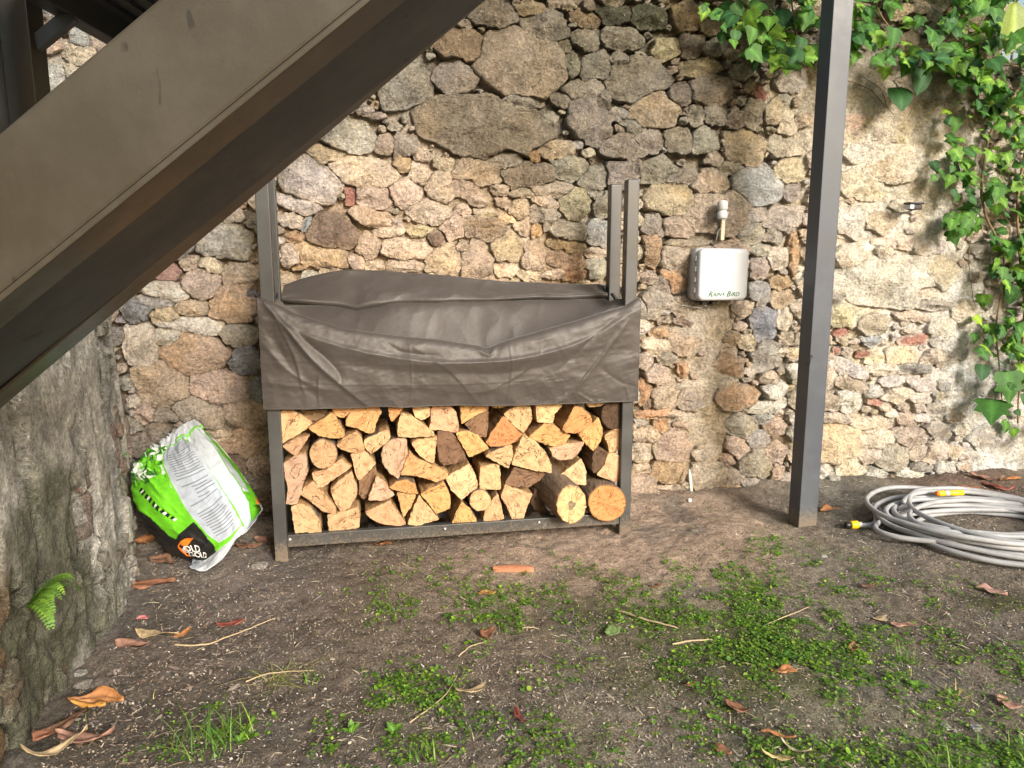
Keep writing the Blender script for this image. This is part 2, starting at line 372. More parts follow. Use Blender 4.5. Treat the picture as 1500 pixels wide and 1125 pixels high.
# ============================================================ STONE WALL
TYPES = dict(w=(.50,.46,.38), c=(.53,.44,.31), t=(.43,.34,.23), T=(.46,.32,.20), p=(.49,.39,.30), P=(.46,.27,.22),
             y=(.47,.39,.23), Y=(.58,.46,.25), o=(.40,.28,.14), O=(.46,.28,.13), g=(.34,.30,.23), d=(.32,.32,.29),
             D=(.25,.27,.29), b=(.21,.15,.10), s=(.31,.25,.17), m=(.13,.13,.07), r=(.42,.17,.11), W=(.22,.21,.17))
STONES = '''722,18,70,38,0,g 672,63,72,48,-15,o 598,122,78,64,0,g 667,113,56,50,0,g 765,92,130,96,-5,t 800,36,68,46,-20,g
778,12,44,24,0,o 858,26,44,26,-15,o 858,57,40,30,0,g 829,68,18,20,0,t 874,96,48,38,0,g 838,94,24,34,0,g 858,130,58,24,3,g
912,56,58,32,-10,g 712,188,190,84,-8,s 805,174,24,20,0,g 765,148,50,16,0,g 864,180,66,58,-35,g 885,146,20,22,0,g 818,219,50,28,5,t
909,90,26,22,0,g 932,115,86,56,5,g 958,162,62,50,-10,y 998,138,30,34,0,g 1027,98,54,22,5,y 1041,133,58,46,0,g 1050,168,34,28,-20,g
1022,168,22,32,0,g 1013,66,34,32,-20,g 978,72,46,26,20,y 1011,22,46,38,0,o 900,20,50,30,0,m 950,25,50,36,0,m 926,186,30,20,-30,g
915,216,66,36,0,g 952,205,48,34,0,g 996,206,42,36,0,g 1034,207,34,38,0,g 1092,216,54,46,-10,y 1078,174,28,26,-30,g 1113,137,22,15,-30,r
1105,165,28,38,0,g 1135,165,26,38,0,y 1155,182,26,42,0,c 966,250,50,34,10,g 934,248,16,26,0,g 1000,260,46,20,0,g 982,292,74,44,-5,y
1044,268,46,34,0,t 1068,247,44,17,10,g 1112,270,68,54,-10,d 1150,214,54,30,0,c 1158,252,38,36,0,y 1161,281,28,24,0,g 1109,315,28,26,0,g
1148,320,52,34,5,g 1050,313,86,60,-8,t 1101,342,44,28,5,g 1135,345,26,20,0,g 958,331,28,32,0,g 994,333,44,34,0,t 1005,357,60,13,0,t
992,380,60,40,-25,t 955,365,26,40,0,o 988,410,44,26,-25,O 1112,366,30,18,0,g 1112,392,28,30,0,g 1142,380,30,30,0,c 1163,372,14,62,0,O
950,406,26,16,0,t 973,416,28,26,-20,g 962,442,44,44,0,g 1002,450,32,30,-30,t 1005,472,28,12,-10,b 967,487,24,15,0,O 963,508,42,30,0,c
1001,504,40,30,0,t 979,524,28,20,0,g 964,551,36,32,0,p 945,530,22,26,0,c 1001,541,14,22,0,O 1066,537,40,36,-10,o 1112,429,32,34,0,d
1145,412,26,18,0,O 1147,437,30,26,0,t 1121,473,36,48,0,D 1150,468,20,30,0,c 1151,498,18,26,0,p 1123,519,38,38,0,d 1149,516,18,13,0,c
1137,572,34,26,0,w 943,574,20,32,0,O 948,590,13,18,0,b 973,582,46,38,0,t 1076,582,58,38,-5,o 1127,596,52,20,10,w 1120,613,30,16,-10,d
1136,625,28,28,-20,t 1087,626,50,28,-5,g 1112,643,34,26,-5,d 1081,654,36,28,-15,p 1108,680,46,42,-20,g 1103,705,24,22,-10,g
1137,664,26,32,0,t 1140,695,14,28,0,t 941,663,28,27,0,c 940,687,26,18,0,c 950,637,38,26,0,t 968,622,20,20,0,O 955,607,50,13,5,O
987,655,60,46,-5,t 981,690,50,34,-5,o 1035,663,44,26,0,c 1037,697,44,44,0,c 1076,700,26,22,0,t 1069,716,38,16,0,o 978,716,34,13,0,c
506,197,80,50,-10,w 480,227,50,22,-10,y 450,264,100,60,-22,w 530,250,92,42,-8,c 513,286,15,28,0,r 547,288,50,32,-5,c 595,283,46,46,20,p
643,275,42,46,0,t 615,255,32,34,-10,p 590,241,28,22,0,o 562,213,34,28,0,t 592,212,36,30,0,g 619,227,22,22,0,c 652,239,34,20,-10,c
628,312,66,30,-12,c 435,298,66,24,-15,w 427,325,46,22,-5,w 450,328,12,28,-15,D 486,342,68,54,-10,b 472,376,84,34,-12,Y 432,348,32,13,0,O
545,320,70,24,-15,t 581,326,16,16,0,g 616,337,40,17,5,y 570,339,44,15,0,c 538,362,34,36,-10,c 593,364,76,30,-5,p 591,389,58,17,0,p
549,388,28,16,0,c 523,384,26,24,0,p 664,330,32,36,-15,p 652,384,48,42,0,Y 638,350,18,20,0,b 676,309,22,20,0,p 423,375,26,34,0,p
436,392,24,8,5,O 700,252,74,34,-10,t 742,234,58,26,5,g 784,228,15,24,0,O 772,257,78,36,5,s 835,246,46,34,0,g 870,262,40,32,20,g
912,256,50,38,0,g 681,275,38,28,-10,t 732,279,24,17,0,t 765,282,34,15,0,t 809,278,60,24,5,c 800,296,40,20,-15,c 843,298,42,44,0,y
761,307,28,30,0,t 797,320,42,38,-15,g 744,321,28,15,0,Y 705,334,66,34,-15,s 768,332,26,24,0,c 787,334,17,26,-20,O 832,337,62,28,-8,g
878,341,38,38,-5,d 743,362,48,44,0,y 831,360,52,19,-8,o 700,384,46,50,20,p 782,376,34,48,-5,p 830,381,60,26,-12,T 876,370,38,16,-10,w
777,403,34,18,0,c 740,395,36,24,0,c 812,402,32,15,0,c 842,402,42,15,10,O 875,392,30,32,0,d 886,300,28,38,0,g 872,285,28,15,0,g
700,292,30,20,0,p 710,313,36,15,0,c
322,352,94,44,-5,w 278,385,28,22,0,c 245,400,34,20,0,P 308,390,34,19,-25,c 349,401,48,34,0,t 297,417,52,40,0,p 239,425,66,24,-8,w
227,440,54,22,-8,d 196,453,44,36,-15,D 241,463,38,26,10,y 284,451,52,24,0,t 341,446,68,56,-10,T 366,431,18,15,0,D 289,478,82,26,-3,w
352,489,50,32,0,g 208,505,50,62,0,w 246,495,38,28,-10,w 281,517,90,58,0,T 359,529,44,38,0,D 238,566,72,62,0,t 321,570,82,50,-12,p
377,572,22,40,0,D 290,603,80,42,-8,g 243,609,40,22,0,g 359,607,64,38,-5,p 212,607,28,28,0,p 358,648,70,40,0,T 320,638,50,18,0,c
228,633,34,26,0,g 380,680,36,34,0,p 342,680,34,36,0,b 375,712,50,24,0,g 210,655,36,30,0,g 218,692,40,36,0,g
1255,226,36,30,0,w 1250,178,32,26,0,p 1288,197,20,17,0,t 1320,204,26,19,0,Y 1300,250,60,44,0,c 1265,273,70,38,-8,c 1246,322,44,40,0,w
1292,326,44,30,0,y 1247,377,46,34,0,c 1310,353,60,19,0,c 1360,362,54,22,0,w 1300,412,150,72,-6,w 1378,396,50,36,0,y 1368,446,58,15,0,g
1352,428,44,20,0,c 1235,463,42,30,0,y 1280,476,44,28,0,t 1337,463,46,13,-5,t 1378,479,38,28,-5,w 1232,487,20,13,30,r 1340,497,40,13,2,r
1265,519,18,9,0,r 1226,516,9,10,0,r 1277,500,30,15,0,D 1395,510,52,26,-20,w 1284,526,30,19,0,Y 1320,519,42,24,-5,Y 1341,540,48,13,0,W
1292,541,46,17,-5,c 1243,540,54,20,-20,w 1246,564,52,20,-20,t 1215,552,18,32,0,c 1391,567,32,20,-10,d 1308,558,36,15,0,w
1350,563,44,18,-15,w 1279,574,24,19,0,w 1284,590,24,9,-8,r 1316,579,42,19,8,c 1352,583,30,15,0,w 1378,580,22,15,0,g 1245,587,38,34,0,w
1374,600,32,19,-8,g 1398,610,20,20,0,t 1225,613,50,15,-8,c 1284,621,68,17,-2,c 1328,615,28,22,0,t 1308,608,16,11,0,w 1354,613,22,13,0,w
1226,650,64,58,0,Y 1284,643,48,26,0,c 1333,639,46,30,-8,t 1376,631,36,22,-15,g 1276,668,40,24,0,c 1311,669,44,42,0,g 1346,664,28,24,10,p
1371,664,38,30,15,c 1247,689,40,36,-10,c 1208,696,26,26,0,w 1283,699,36,20,-15,w 1219,710,22,12,0,w 1354,686,30,15,0,g 1387,689,30,17,0,w
60,120,70,44,20,w 120,80,50,36,0,t 105,145,60,30,-30,w 60,60,50,36,0,c 1465,560,60,44,0,w 1450,640,54,38,0,w 1330,300,44,18,0,c'''.split()
def blobs_at(B, u, z, default):
    """soft regional field: B rows (px, py, rx_px, value) measured on the wall"""
    num = np.zeros(np.shape(u) + np.shape(default)) ; num = num + np.asarray(default, float) * 0.35
    den = np.full(np.shape(u), 0.35)
    for (px, py, r, val) in B:
        bu, bz = wall_at(px, py); rr = r * 4.5 / FPX
        g = np.exp(-((u - bu) ** 2 + (z - bz) ** 2) / (rr * rr)) * 2.2
        num = num + (g[..., None] * np.asarray(val) if np.ndim(val) else g * val)
        den = den + g
    return num / (den[..., None] if np.ndim(default) else den)
# how flush the mortar lies (0 deep open joints, 1 smeared over the stones)
FLUSH = [(760,90,120,.15),(650,200,70,.35),(900,180,120,.05),(1020,180,90,.05),(850,40,90,.2),(480,250,80,.45),(580,330,80,.75),(700,310,80,.75),
         (770,370,60,.8),(660,380,60,.85),(890,300,50,.1),(1050,240,70,.15),(960,300,40,.4),(1060,330,60,.4),(980,400,50,.5),(1130,330,50,.3),
         (1040,480,45,1.0),(1040,560,45,1.0),(1030,620,40,1.0),(1060,470,30,.95),(970,560,50,.45),(980,670,50,.45),(1110,470,40,.1),
         (1120,600,40,.15),(1110,680,40,.1),(1130,150,50,.8),(1250,150,70,1.0),(1330,200,80,1.0),(1380,280,70,1.0),(1290,300,70,.85),
         (1300,400,80,.7),(1400,450,60,.9),(1300,500,60,.7),(1430,560,60,1.0),(1460,650,70,1.0),(1300,560,60,.6),(1280,620,50,.35),
         (1300,680,60,.15),(1400,640,40,.55),(250,400,60,.35),(250,500,60,.2),(300,560,60,.3),(340,640,50,.5),(240,640,50,.35),(330,690,60,.4),(80,100,80,.5)]
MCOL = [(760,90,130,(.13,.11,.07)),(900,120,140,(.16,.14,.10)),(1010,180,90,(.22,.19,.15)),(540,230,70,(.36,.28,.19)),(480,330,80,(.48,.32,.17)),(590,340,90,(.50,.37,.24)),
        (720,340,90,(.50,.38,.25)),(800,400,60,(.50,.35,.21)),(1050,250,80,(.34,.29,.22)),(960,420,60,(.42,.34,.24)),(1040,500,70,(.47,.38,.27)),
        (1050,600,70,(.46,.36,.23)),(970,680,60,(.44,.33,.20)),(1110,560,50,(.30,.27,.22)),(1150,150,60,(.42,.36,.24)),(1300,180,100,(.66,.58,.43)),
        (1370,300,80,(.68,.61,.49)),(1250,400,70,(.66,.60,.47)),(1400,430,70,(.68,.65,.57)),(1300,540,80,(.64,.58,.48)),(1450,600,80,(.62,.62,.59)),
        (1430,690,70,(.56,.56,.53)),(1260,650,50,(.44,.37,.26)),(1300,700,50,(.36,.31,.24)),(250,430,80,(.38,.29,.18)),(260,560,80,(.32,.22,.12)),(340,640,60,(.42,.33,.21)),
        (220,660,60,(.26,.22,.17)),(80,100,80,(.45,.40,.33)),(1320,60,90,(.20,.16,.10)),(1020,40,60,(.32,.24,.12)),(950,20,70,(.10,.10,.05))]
# weathering with overhang shade and warm glow painted in: multiplies the stone's own colour (grime, algae, old lichen and shade near the top of the wall)
GRIME_SHADE = [(720,30,110,(.36,.36,.31)),(830,100,110,(.47,.47,.42)),(930,60,110,(.36,.36,.29)),(930,170,90,(.60,.60,.56)),(700,190,70,(.66,.62,.55)),(780,180,60,(.62,.60,.52)),
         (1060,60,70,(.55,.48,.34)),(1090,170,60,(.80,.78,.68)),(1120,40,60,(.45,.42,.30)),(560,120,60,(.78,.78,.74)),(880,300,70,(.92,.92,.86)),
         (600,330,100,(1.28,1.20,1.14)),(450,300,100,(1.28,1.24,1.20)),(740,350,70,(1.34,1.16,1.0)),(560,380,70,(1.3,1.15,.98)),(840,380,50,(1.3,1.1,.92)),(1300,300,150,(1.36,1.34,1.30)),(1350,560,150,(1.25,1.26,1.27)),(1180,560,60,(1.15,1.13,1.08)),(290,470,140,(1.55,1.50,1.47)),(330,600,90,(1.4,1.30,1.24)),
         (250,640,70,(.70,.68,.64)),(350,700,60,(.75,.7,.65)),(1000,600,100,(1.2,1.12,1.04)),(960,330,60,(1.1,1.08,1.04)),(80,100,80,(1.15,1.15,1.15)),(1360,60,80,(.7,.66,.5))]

class Field:
    def __init__(self, B, default):
        self.u = np.arange(-4.6, 4.8, .03); self.z = np.arange(-.3, 3.6, .03)
        A, Z = np.meshgrid(self.u, self.z); self.f = blobs_at(B, A, Z, default)
    def __call__(self, u, z):
        i = np.clip((np.asarray(u) + 4.6) / .03, 0, len(self.u) - 1.001); j = np.clip((np.asarray(z) + .3) / .03, 0, len(self.z) - 1.001)
        i0, j0 = i.astype(int), j.astype(int); a, b = i - i0, j - j0; f = self.f
        if f.ndim == 3: a, b = a[..., None], b[..., None]
        return (f[j0, i0] * (1 - a) + f[j0, i0 + 1] * a) * (1 - b) + (f[j0 + 1, i0] * (1 - a) + f[j0 + 1, i0 + 1] * a) * b
F_FL = Field(FLUSH, 0.5); F_FL.f = np.where(F_FL.f > .8, F_FL.f, F_FL.f - .08 * (1 - sst(.6, .8, F_FL.f)) * sst(.05, .3, F_FL.f)); F_MC = Field(MCOL, np.array([.4, .33, .23])); F_GR = Field(GRIME_SHADE, np.array([1., 1., 1.]))

sites = []
for s in STONES:
    px, py, w, h, a, k = s.split(',')
    px, py, w, h, a = map(float, (px, py, w, h, a))
    u, z = wall_at(px, py)
    u2, _ = wall_at(px + w / 2, py); u1, _ = wall_at(px - w / 2, py)
    _, z1 = wall_at(px, py + h / 2); _, z2 = wall_at(px, py - h / 2)
    sites.append([u, z, (u2 - u1) / 2 * 1.04, (z2 - z1) / 2 * 1.04, math.radians(a), k, 1])
def wall_top(u):
    return np.where(u < 1.75, 3.3, 3.3 - 0.72 * sst(1.75, 2.05, u)) + 0.05 * vn(u * 5, 3.3) + 0.03 * vn(u * 17, 1.3)
GU0, GU1, GZ0, GZ1, RES = -4.4, 4.6, -0.12, 3.35, 0.008
gu = np.arange(GU0, GU1, RES); gz = np.arange(GZ0, GZ1, RES)
GUm, GZm = np.meshgrid(gu, gz)          # rows z, cols u
wu = GUm + 0.020 * fbm(GUm * 12, GZm * 12, 0, 3, 4, 0.65); wz = GZm + 0.018 * fbm(GUm * 12, GZm * 12, 5, 4, 4, 0.65)
best = np.full(GUm.shape, 9.0, np.float32); lab = np.full(GUm.shape, -1, np.int32)
def stamp(i):
    u, z, a, b, th, k, tr = sites[i]
    R = 1.9 * max(a, b) + 0.03
    c0, c1 = int((u - R - GU0) / RES), int((u + R - GU0) / RES) + 1; r0, r1 = int((z - R - GZ0) / RES), int((z + R - GZ0) / RES) + 1
    c0, r0 = max(c0, 0), max(r0, 0); c1, r1 = min(c1, len(gu)), min(r1, len(gz))
    if c0 >= c1 or r0 >= r1: return
    du = wu[r0:r1, c0:c1] - u; dz = wz[r0:r1, c0:c1] - z
    x = (du * math.cos(th) + dz * math.sin(th)) / a; y = (-du * math.sin(th) + dz * math.cos(th)) / b
    rp = np.random.default_rng(500 + i); nk = rp.integers(5, 9) if k not in 'rW' else 4
    a0 = rp.uniform(0, 2 * math.pi) if k not in 'rW' else 0.0
    d = 0.55 * np.hypot(x, y)
    for q_ in range(nk):                      # broken, many-cornered outline
        t_ = a0 + 2 * math.pi * (q_ + (rp.uniform(-.28, .28) if k not in 'rW' else 0)) / nk
        c_, s_ = math.cos(t_), math.sin(t_)
        rr_ = (abs(c_) ** 3 + abs(s_) ** 3) ** (-1 / 3) * rp.uniform(.90, 1.03)
        rr_ = 1 / ((abs(c_) + abs(s_)) ** .5) * (abs(c_) ** 1 + abs(s_) ** 1) ** .5 * rp.uniform(.88, 1.04)
        d = np.maximum(d, (x * c_ + y * s_) / rr_)
    m = (d < best[r0:r1, c0:c1]) & (d < (1.13 if tr else 1.0))
    best[r0:r1, c0:c1][m] = d[m]; lab[r0:r1, c0:c1][m] = i
for i in range(len(sites)): stamp(i)
NTR = len(sites)
# smaller stones picked to fill what the big ones leave
FK = 'ctgtcpgwtywt'
tries = 0
for size in (0.085, 0.06, 0.04, 0.027, 0.018):
    n = {0.085: 2500, 0.06: 4000, 0.04: 6000, 0.027: 8000, 0.018: 9000}[size]
    cu = RNG.uniform(GU0 + .1, GU1 - .1, n); cz = RNG.uniform(-0.05, 3.3, n)
    fl = F_FL(cu, cz)
    for j in range(n):
        if cz[j] > wall_top(np.array(cu[j])) - size * .7: continue
        if fl[j] > 0.8 and RNG.random() < 0.96: continue
        if fl[j] > 0.55 and RNG.random() < 0.5: continue
        if size < .05 and (cu[j] < -3.5 or cu[j] > 3.3): continue
        c = int((cu[j] - GU0) / RES); r = int((cz[j] - GZ0) / RES)
        rr = int(size * 0.62 / RES); r2 = max(1, int(rr * .62))
        sl = lab[max(0, r - r2):r + r2 + 1, max(0, c - rr):c + rr + 1]
        if (sl >= 0).any(): continue
        k = FK[RNG.integers(len(FK))]
        if cu[j] < -2.3 and RNG.random() < .25: k = 'd'
        sites.append([cu[j], cz[j], size * RNG.uniform(.85, 1.35), size * RNG.uniform(.5, .95), RNG.uniform(-.4, .4), k, 0])
        stamp(len(sites) - 1)
print('stones', NTR, len(sites))

def build_stone(i):
    u, z, a, b, th, k, tr = sites[i]
    K = 18 if max(a, b) < .036 else int(np.clip(28 + 300 * max(a, b), 28, 68))
    ang = np.linspace(0, 2 * math.pi, K, endpoint=False)
    Rm = 1.6 * max(a, b) + 0.02; ns = int(Rm / 0.006)
    rs = np.linspace(0.004, Rm, ns)
    PU = u + np.cos(ang)[:, None] * rs; PZ = z + np.sin(ang)[:, None] * rs
    ci = np.clip(((PU - GU0) / RES + .5).astype(int), 0, len(gu) - 1); ri = np.clip(((PZ - GZ0) / RES + .5).astype(int), 0, len(gz) - 1)
    own = lab[ri, ci] == i
    # allow tiny self-misses near the centre
    bad = ~own; bad[:, rs < 0.3 * min(a, b)] = False
    first = np.where(bad.any(1), bad.argmax(1), ns - 1)
    R = rs[first]
    R = 0.12 * np.roll(R, 1) + 0.76 * R + 0.12 * np.roll(R, -1)
    R = np.maximum(R - 0.002, 0.006)
    sd = i * 1.37
    rg = np.random.default_rng(1000 + i)
    big = min(a, b)
    fl = float(F_FL(u, z))
    H = (0.018 + 0.30 * big + rg.uniform(-.006, .018)) * (0.55 if k == 'r' else 1.0) * (1 - 0.45 * fl)
    H = min(H * .88, 0.052 if not k == 's' else .07)
    fr = np.array([1.06, 1.0, .975, .93, .86, .76, .64, .50, .34, .17])
    prof = np.array([-2.2, -.45, .45, .82, .95, 1.0, 1.02, 1.03, 1.04, 1.04])
    uu = (np.cos(ang)[None] * (R[None] * fr[:, None])); zz = (np.sin(ang)[None] * (R[None] * fr[:, None]))
    uu = np.vstack([uu, np.zeros((1, K))]); zz = np.vstack([zz, np.zeros((1, K))]); prof = np.append(prof, 1.06)
    hh = H * prof[:, None] + 0 * uu
    # chiselled facets
    fac = np.full(uu.shape, 10.0)
    for q in range(rg.integers(5, 10)):
        t0 = rg.uniform(0, 2 * math.pi); c0 = rg.uniform(-.1, .6); s0 = rg.uniform(.35, 1.7)
        e = (uu * math.cos(t0) / a + zz * math.sin(t0) / b)
        fac = np.minimum(fac, 1.08 - s0 * (e - c0))
    fac = np.minimum(fac, 1.12)
    msk = sst(-.2, .7, prof)[:, None]
    hh = hh * (1 - msk) + msk * (np.minimum(hh, H * np.maximum(fac, 0.12)))
    tilt = rg.uniform(-.10, .14); tl2 = rg.uniform(-.10, .10)
    hh = hh + msk * (-tilt * zz + tl2 * uu)
    gU, gZ = u + uu, z + zz
    rough = 1.0 if k != 's' else 1.7
    lite = max(a, b) < .036
    rg_ = (0.012 * fbm(gU * 20 + sd, gZ * 26, sd, 31, 2)) if lite else (0.014 * ridge(gU * 8 + sd, gZ * 14 + sd * .3, sd, 31, 4) + 0.012 * fbm(gU * 26, gZ * 26, sd, 9, 3, .6))
    hh = hh + rough * rg_ * sst(-.9, .6, prof)[:, None] * min(1, big / .03)
    jit = 0.004 * vn(gU * 60, gZ * 60, sd, 5) * (fr.tolist() + [0])[0]
    base = -0.022 * (1 - fl) - .006 * fl
    V = uwz_arr(gU + jit, base + hh, gZ + jit)
    nr = uu.shape[0]
    col = np.array(TYPES[k]) * rg.uniform(.86, 1.14) * (1 + rg.uniform(-.05, .05, 3))
    col = (col.mean() * .28 + col * .72) * 1.22 * np.array([1.0, 1.0, 1.05])
    C = np.ones(uu.shape + (3,)) * col
    f1 = fbm(gU * 6 + sd, gZ * 6, sd, 41, 1 if lite else 4)[..., None]; f2 = 0 * f1 if lite else fbm(gU * 16 + sd, gZ * 16, sd, 51, 3)[..., None]
    warm = np.array([1.12, 1.0, .78]); cool = np.array([.88, .95, 1.05])
    C = C * (1 + 0.32 * f1 * (warm - 1) * 3.0 * (f1 > 0) + 0.6 * np.abs(f1) * (cool - 1) * (f1 <= 0)) * (1 + .22 * f2)
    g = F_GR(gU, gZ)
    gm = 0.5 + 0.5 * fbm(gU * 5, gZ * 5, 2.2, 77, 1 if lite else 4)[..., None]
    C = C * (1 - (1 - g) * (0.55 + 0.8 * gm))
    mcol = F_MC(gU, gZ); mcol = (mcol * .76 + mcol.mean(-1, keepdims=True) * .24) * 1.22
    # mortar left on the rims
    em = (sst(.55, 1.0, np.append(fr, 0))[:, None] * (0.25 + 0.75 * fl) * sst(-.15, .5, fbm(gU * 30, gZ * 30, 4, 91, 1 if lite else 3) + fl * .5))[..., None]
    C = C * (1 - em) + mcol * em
    V = V.reshape(-1, 3); C = C.reshape(-1, 3)
    F = grid_faces(nr, K, True)
    return V, F, C
wall_root_o = UWZ(0, 0, 0)
# mortar body of the wall
du = 0.012
mu = np.arange(GU0, GU1, du); mz = np.arange(GZ0, GZ1, du)
MU, MZ = np.meshgrid(mu, mz)
fl = F_FL(MU, MZ)
tp = wall_top(MU)
MZc = np.minimum(MZ, tp)
mw = -0.082 + 0.081 * fl + (0.014 + .010 * fl) * fbm(MU * 7, MZ * 7, 0, 21, 5, .6) + 0.010 * ridge(MU * 17, MZ * 17, 0, 23, 3) + 0.006 * fbm(MU * 50, MZ * 50, 1, 22, 2)
# vertical gully beside the chimney-like mortar strip
gu_, gz_ = wall_at(1095, 520)
mw -= 0.05 * np.exp(-((MU - gu_) / .035) ** 2) * sst(.45, .6, MZ) * (1 - sst(1.5, 1.7, MZ))
mw = mw - sst(0, 1, (MZ - tp) / 0.3 + 0.0) * 1.3
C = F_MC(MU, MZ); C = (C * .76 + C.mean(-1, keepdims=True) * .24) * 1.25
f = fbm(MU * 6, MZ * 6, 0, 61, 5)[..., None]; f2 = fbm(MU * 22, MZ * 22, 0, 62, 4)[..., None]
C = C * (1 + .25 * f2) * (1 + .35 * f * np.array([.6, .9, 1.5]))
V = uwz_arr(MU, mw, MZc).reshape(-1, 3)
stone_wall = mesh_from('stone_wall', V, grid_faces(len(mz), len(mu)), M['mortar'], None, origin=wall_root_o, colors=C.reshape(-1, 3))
tag(stone_wall, 'tall rough rubble stone wall with lime mortar and bits of red brick, behind the log rack', 'wall')
def mortar_w(u, z):
    f = F_FL(u, z); return float(-0.04 + 0.045 * f)
vis = lambda s: -3.35 < s[0] < 2.75 and s[1] > 0
order = sorted(range(NTR, len(sites)), key=lambda i: -(sites[i][2] * sites[i][3] if vis(sites[i]) else 0))
as_part = list(range(NTR)) + order[:max(0, 298 - NTR)]
rest = order[max(0, 298 - NTR):]
for i in as_part:
    V, F, C = build_stone(i)
    u, z = sites[i][0], sites[i][1]
    nm = 'brick' if sites[i][5] == 'r' else ('wood_block' if sites[i][5] == 'W' else 'stone')
    o = mesh_from(nm, V, F, M['rock'], stone_wall, origin=UWZ(u, 0, z), colors=C)
Vs, Fs, Cs, off = [], [], [], 0
for i in rest:
    V, F, C = build_stone(i); Vs.append(V); Fs.append(F + off); Cs.append(C); off += len(V)
if Vs:
    o = mesh_from('small_stones', np.vstack(Vs), np.vstack(Fs), M['rock'], stone_wall, origin=wall_root_o, colors=np.vstack(Cs))
    o['kind'] = 'stuff'

# ============================================================ LEFT CEMENT-RENDERED WALL
LB = [ground_at(*p) for p in ((190, 757), (203, 800), (203, 850), (172, 905), (135, 962), (90, 1020), (42, 1100))]
LB = [Vector((-2.35, 4.15, 0))] + LB + [Vector((-1.36, 1.55, 0)), Vector((-1.30, .6, 0)), Vector((-1.25, -.8, 0))]
lb = catmull([tuple(p) for p in LB], 420)
seg = np.concatenate([[0], np.cumsum(np.linalg.norm(np.diff(lb, axis=0), axis=1))])
q = np.linspace(0, seg[-1], 430)
bx = np.interp(q, seg, lb[:, 0]); by = np.interp(q, seg, lb[:, 1])
kk = np.ones(31) / 31
pad = lambda a: np.convolve(np.pad(a, 15, mode='edge'), kk, 'valid')
bxs, bys = pad(bx), pad(by)
tx, ty = np.gradient(bxs), np.gradient(bys); ln = np.hypot(tx, ty); nxl, nyl = -ty / ln, tx / ln   # points away from camera side?
sgn = np.sign(nxl.mean()); nxl *= sgn; nyl *= sgn      # outward = +x
zl = np.linspace(-.08, 1.75, 150)
Q, ZL = np.meshgrid(q, zl)
bat = 0.04 * (1 - sst(0, 1.3, ZL)) - 0.02 * sst(.2, 1.6, ZL)
plate = sst(-.02, .03, fbm(Q * 2.6, ZL * 1.5, 9, 105, 5, .6) + .12 * sst(.5, 1.0, ZL))
dsp = 0.016 * fbm(Q * 2.2, ZL * 1.8, 0, 101, 3) + plate * (.034 + .005 * fbm(Q * 18, ZL * 18, 0, 103, 4) + .006 * ridge(Q * 8, ZL * 8, 0, 104, 2)) + (1 - plate) * (.022 * fbm(Q * 9, ZL * 9, 2, 117, 5, .65) + .016 * ridge(Q * 14, ZL * 14, 4, 115, 3))
dsp -= .05 * sst(.30, .42, fbm(Q * 7, ZL * 2.2, 8, 116, 3))
D = bat * .6 + dsp - 0.06
X = bxs[None] + nxl[None] * D; Y = bys[None] + nyl[None] * D
c0 = np.array([.37, .36, .33]); c1 = np.array([.56, .54, .49]); moss = np.array([.055, .06, .022]); brn = np.array([.17, .10, .045]); dk = np.array([.09, .08, .06])
C = c0 + (c1 - c0) * plate[..., None]
C = C * (1 + .45 * fbm(Q * 9, ZL * 9, 0, 106, 5)[..., None]) * (1 + .25 * fbm(Q * 30, ZL * 30, 0, 126, 3)[..., None])
near = sst(1.15, 2.2, Q)                       # further out of the corner: damp, mossy
mm = (sst(.95, 1.9, Q) * sst(-.12, .22, fbm(Q * 2.6, ZL * 2.2, 3, 107, 4) + .25 * near - .75 * sst(.45, .95, ZL)) * .80)[..., None]
C = C * (1 - mm) + (moss * (1 + .6 * fbm(Q * 14, ZL * 14, 0, 108, 3)[..., None])) * mm
bb = (sst(.15, .3, fbm(Q * 4, ZL * 1.5, 5, 109, 4)) * (1 - sst(.3, .75, ZL)))[..., None]
C = C * (1 - .8 * bb) + brn * .8 * bb
V = np.stack([X, Y, ZL], -1).reshape(-1, 3)
nV = len(V)
left_wall = mesh_from('retaining_wall', V, grid_faces(len(zl), len(q)), M['render_wall'], None, origin=(bx[0], by[0], 0), colors=C.reshape(-1, 3))
tag(left_wall, 'low grey cement-rendered wall with moss and exposed brick, along the left edge', 'wall')
def lw_point(qq, z, out=0.0):
    i = int(np.clip(np.searchsorted(q, qq), 0, len(q) - 1)); j = int(np.clip((z + .08) / (1.83) * 149, 0, 149))
    return Vector((X[j, i] + nxl[i] * out, Y[j, i] + nyl[i] * out, z)), Vector((nxl[i], nyl[i], 0)), Vector((tx[i] / ln[i], ty[i] / ln[i], 0))
def lw_find(px, py):
    d = ray(px, py); d = d / np.linalg.norm(d)
    P = np.stack([X, Y, ZL], -1) - np.array([0, 0, CAMH])
    t = P @ d; dist = np.linalg.norm(P - t[..., None] * d, axis=-1)
    j, i = np.unravel_index(dist.argmin(), dist.shape); return q[i], zl[j]
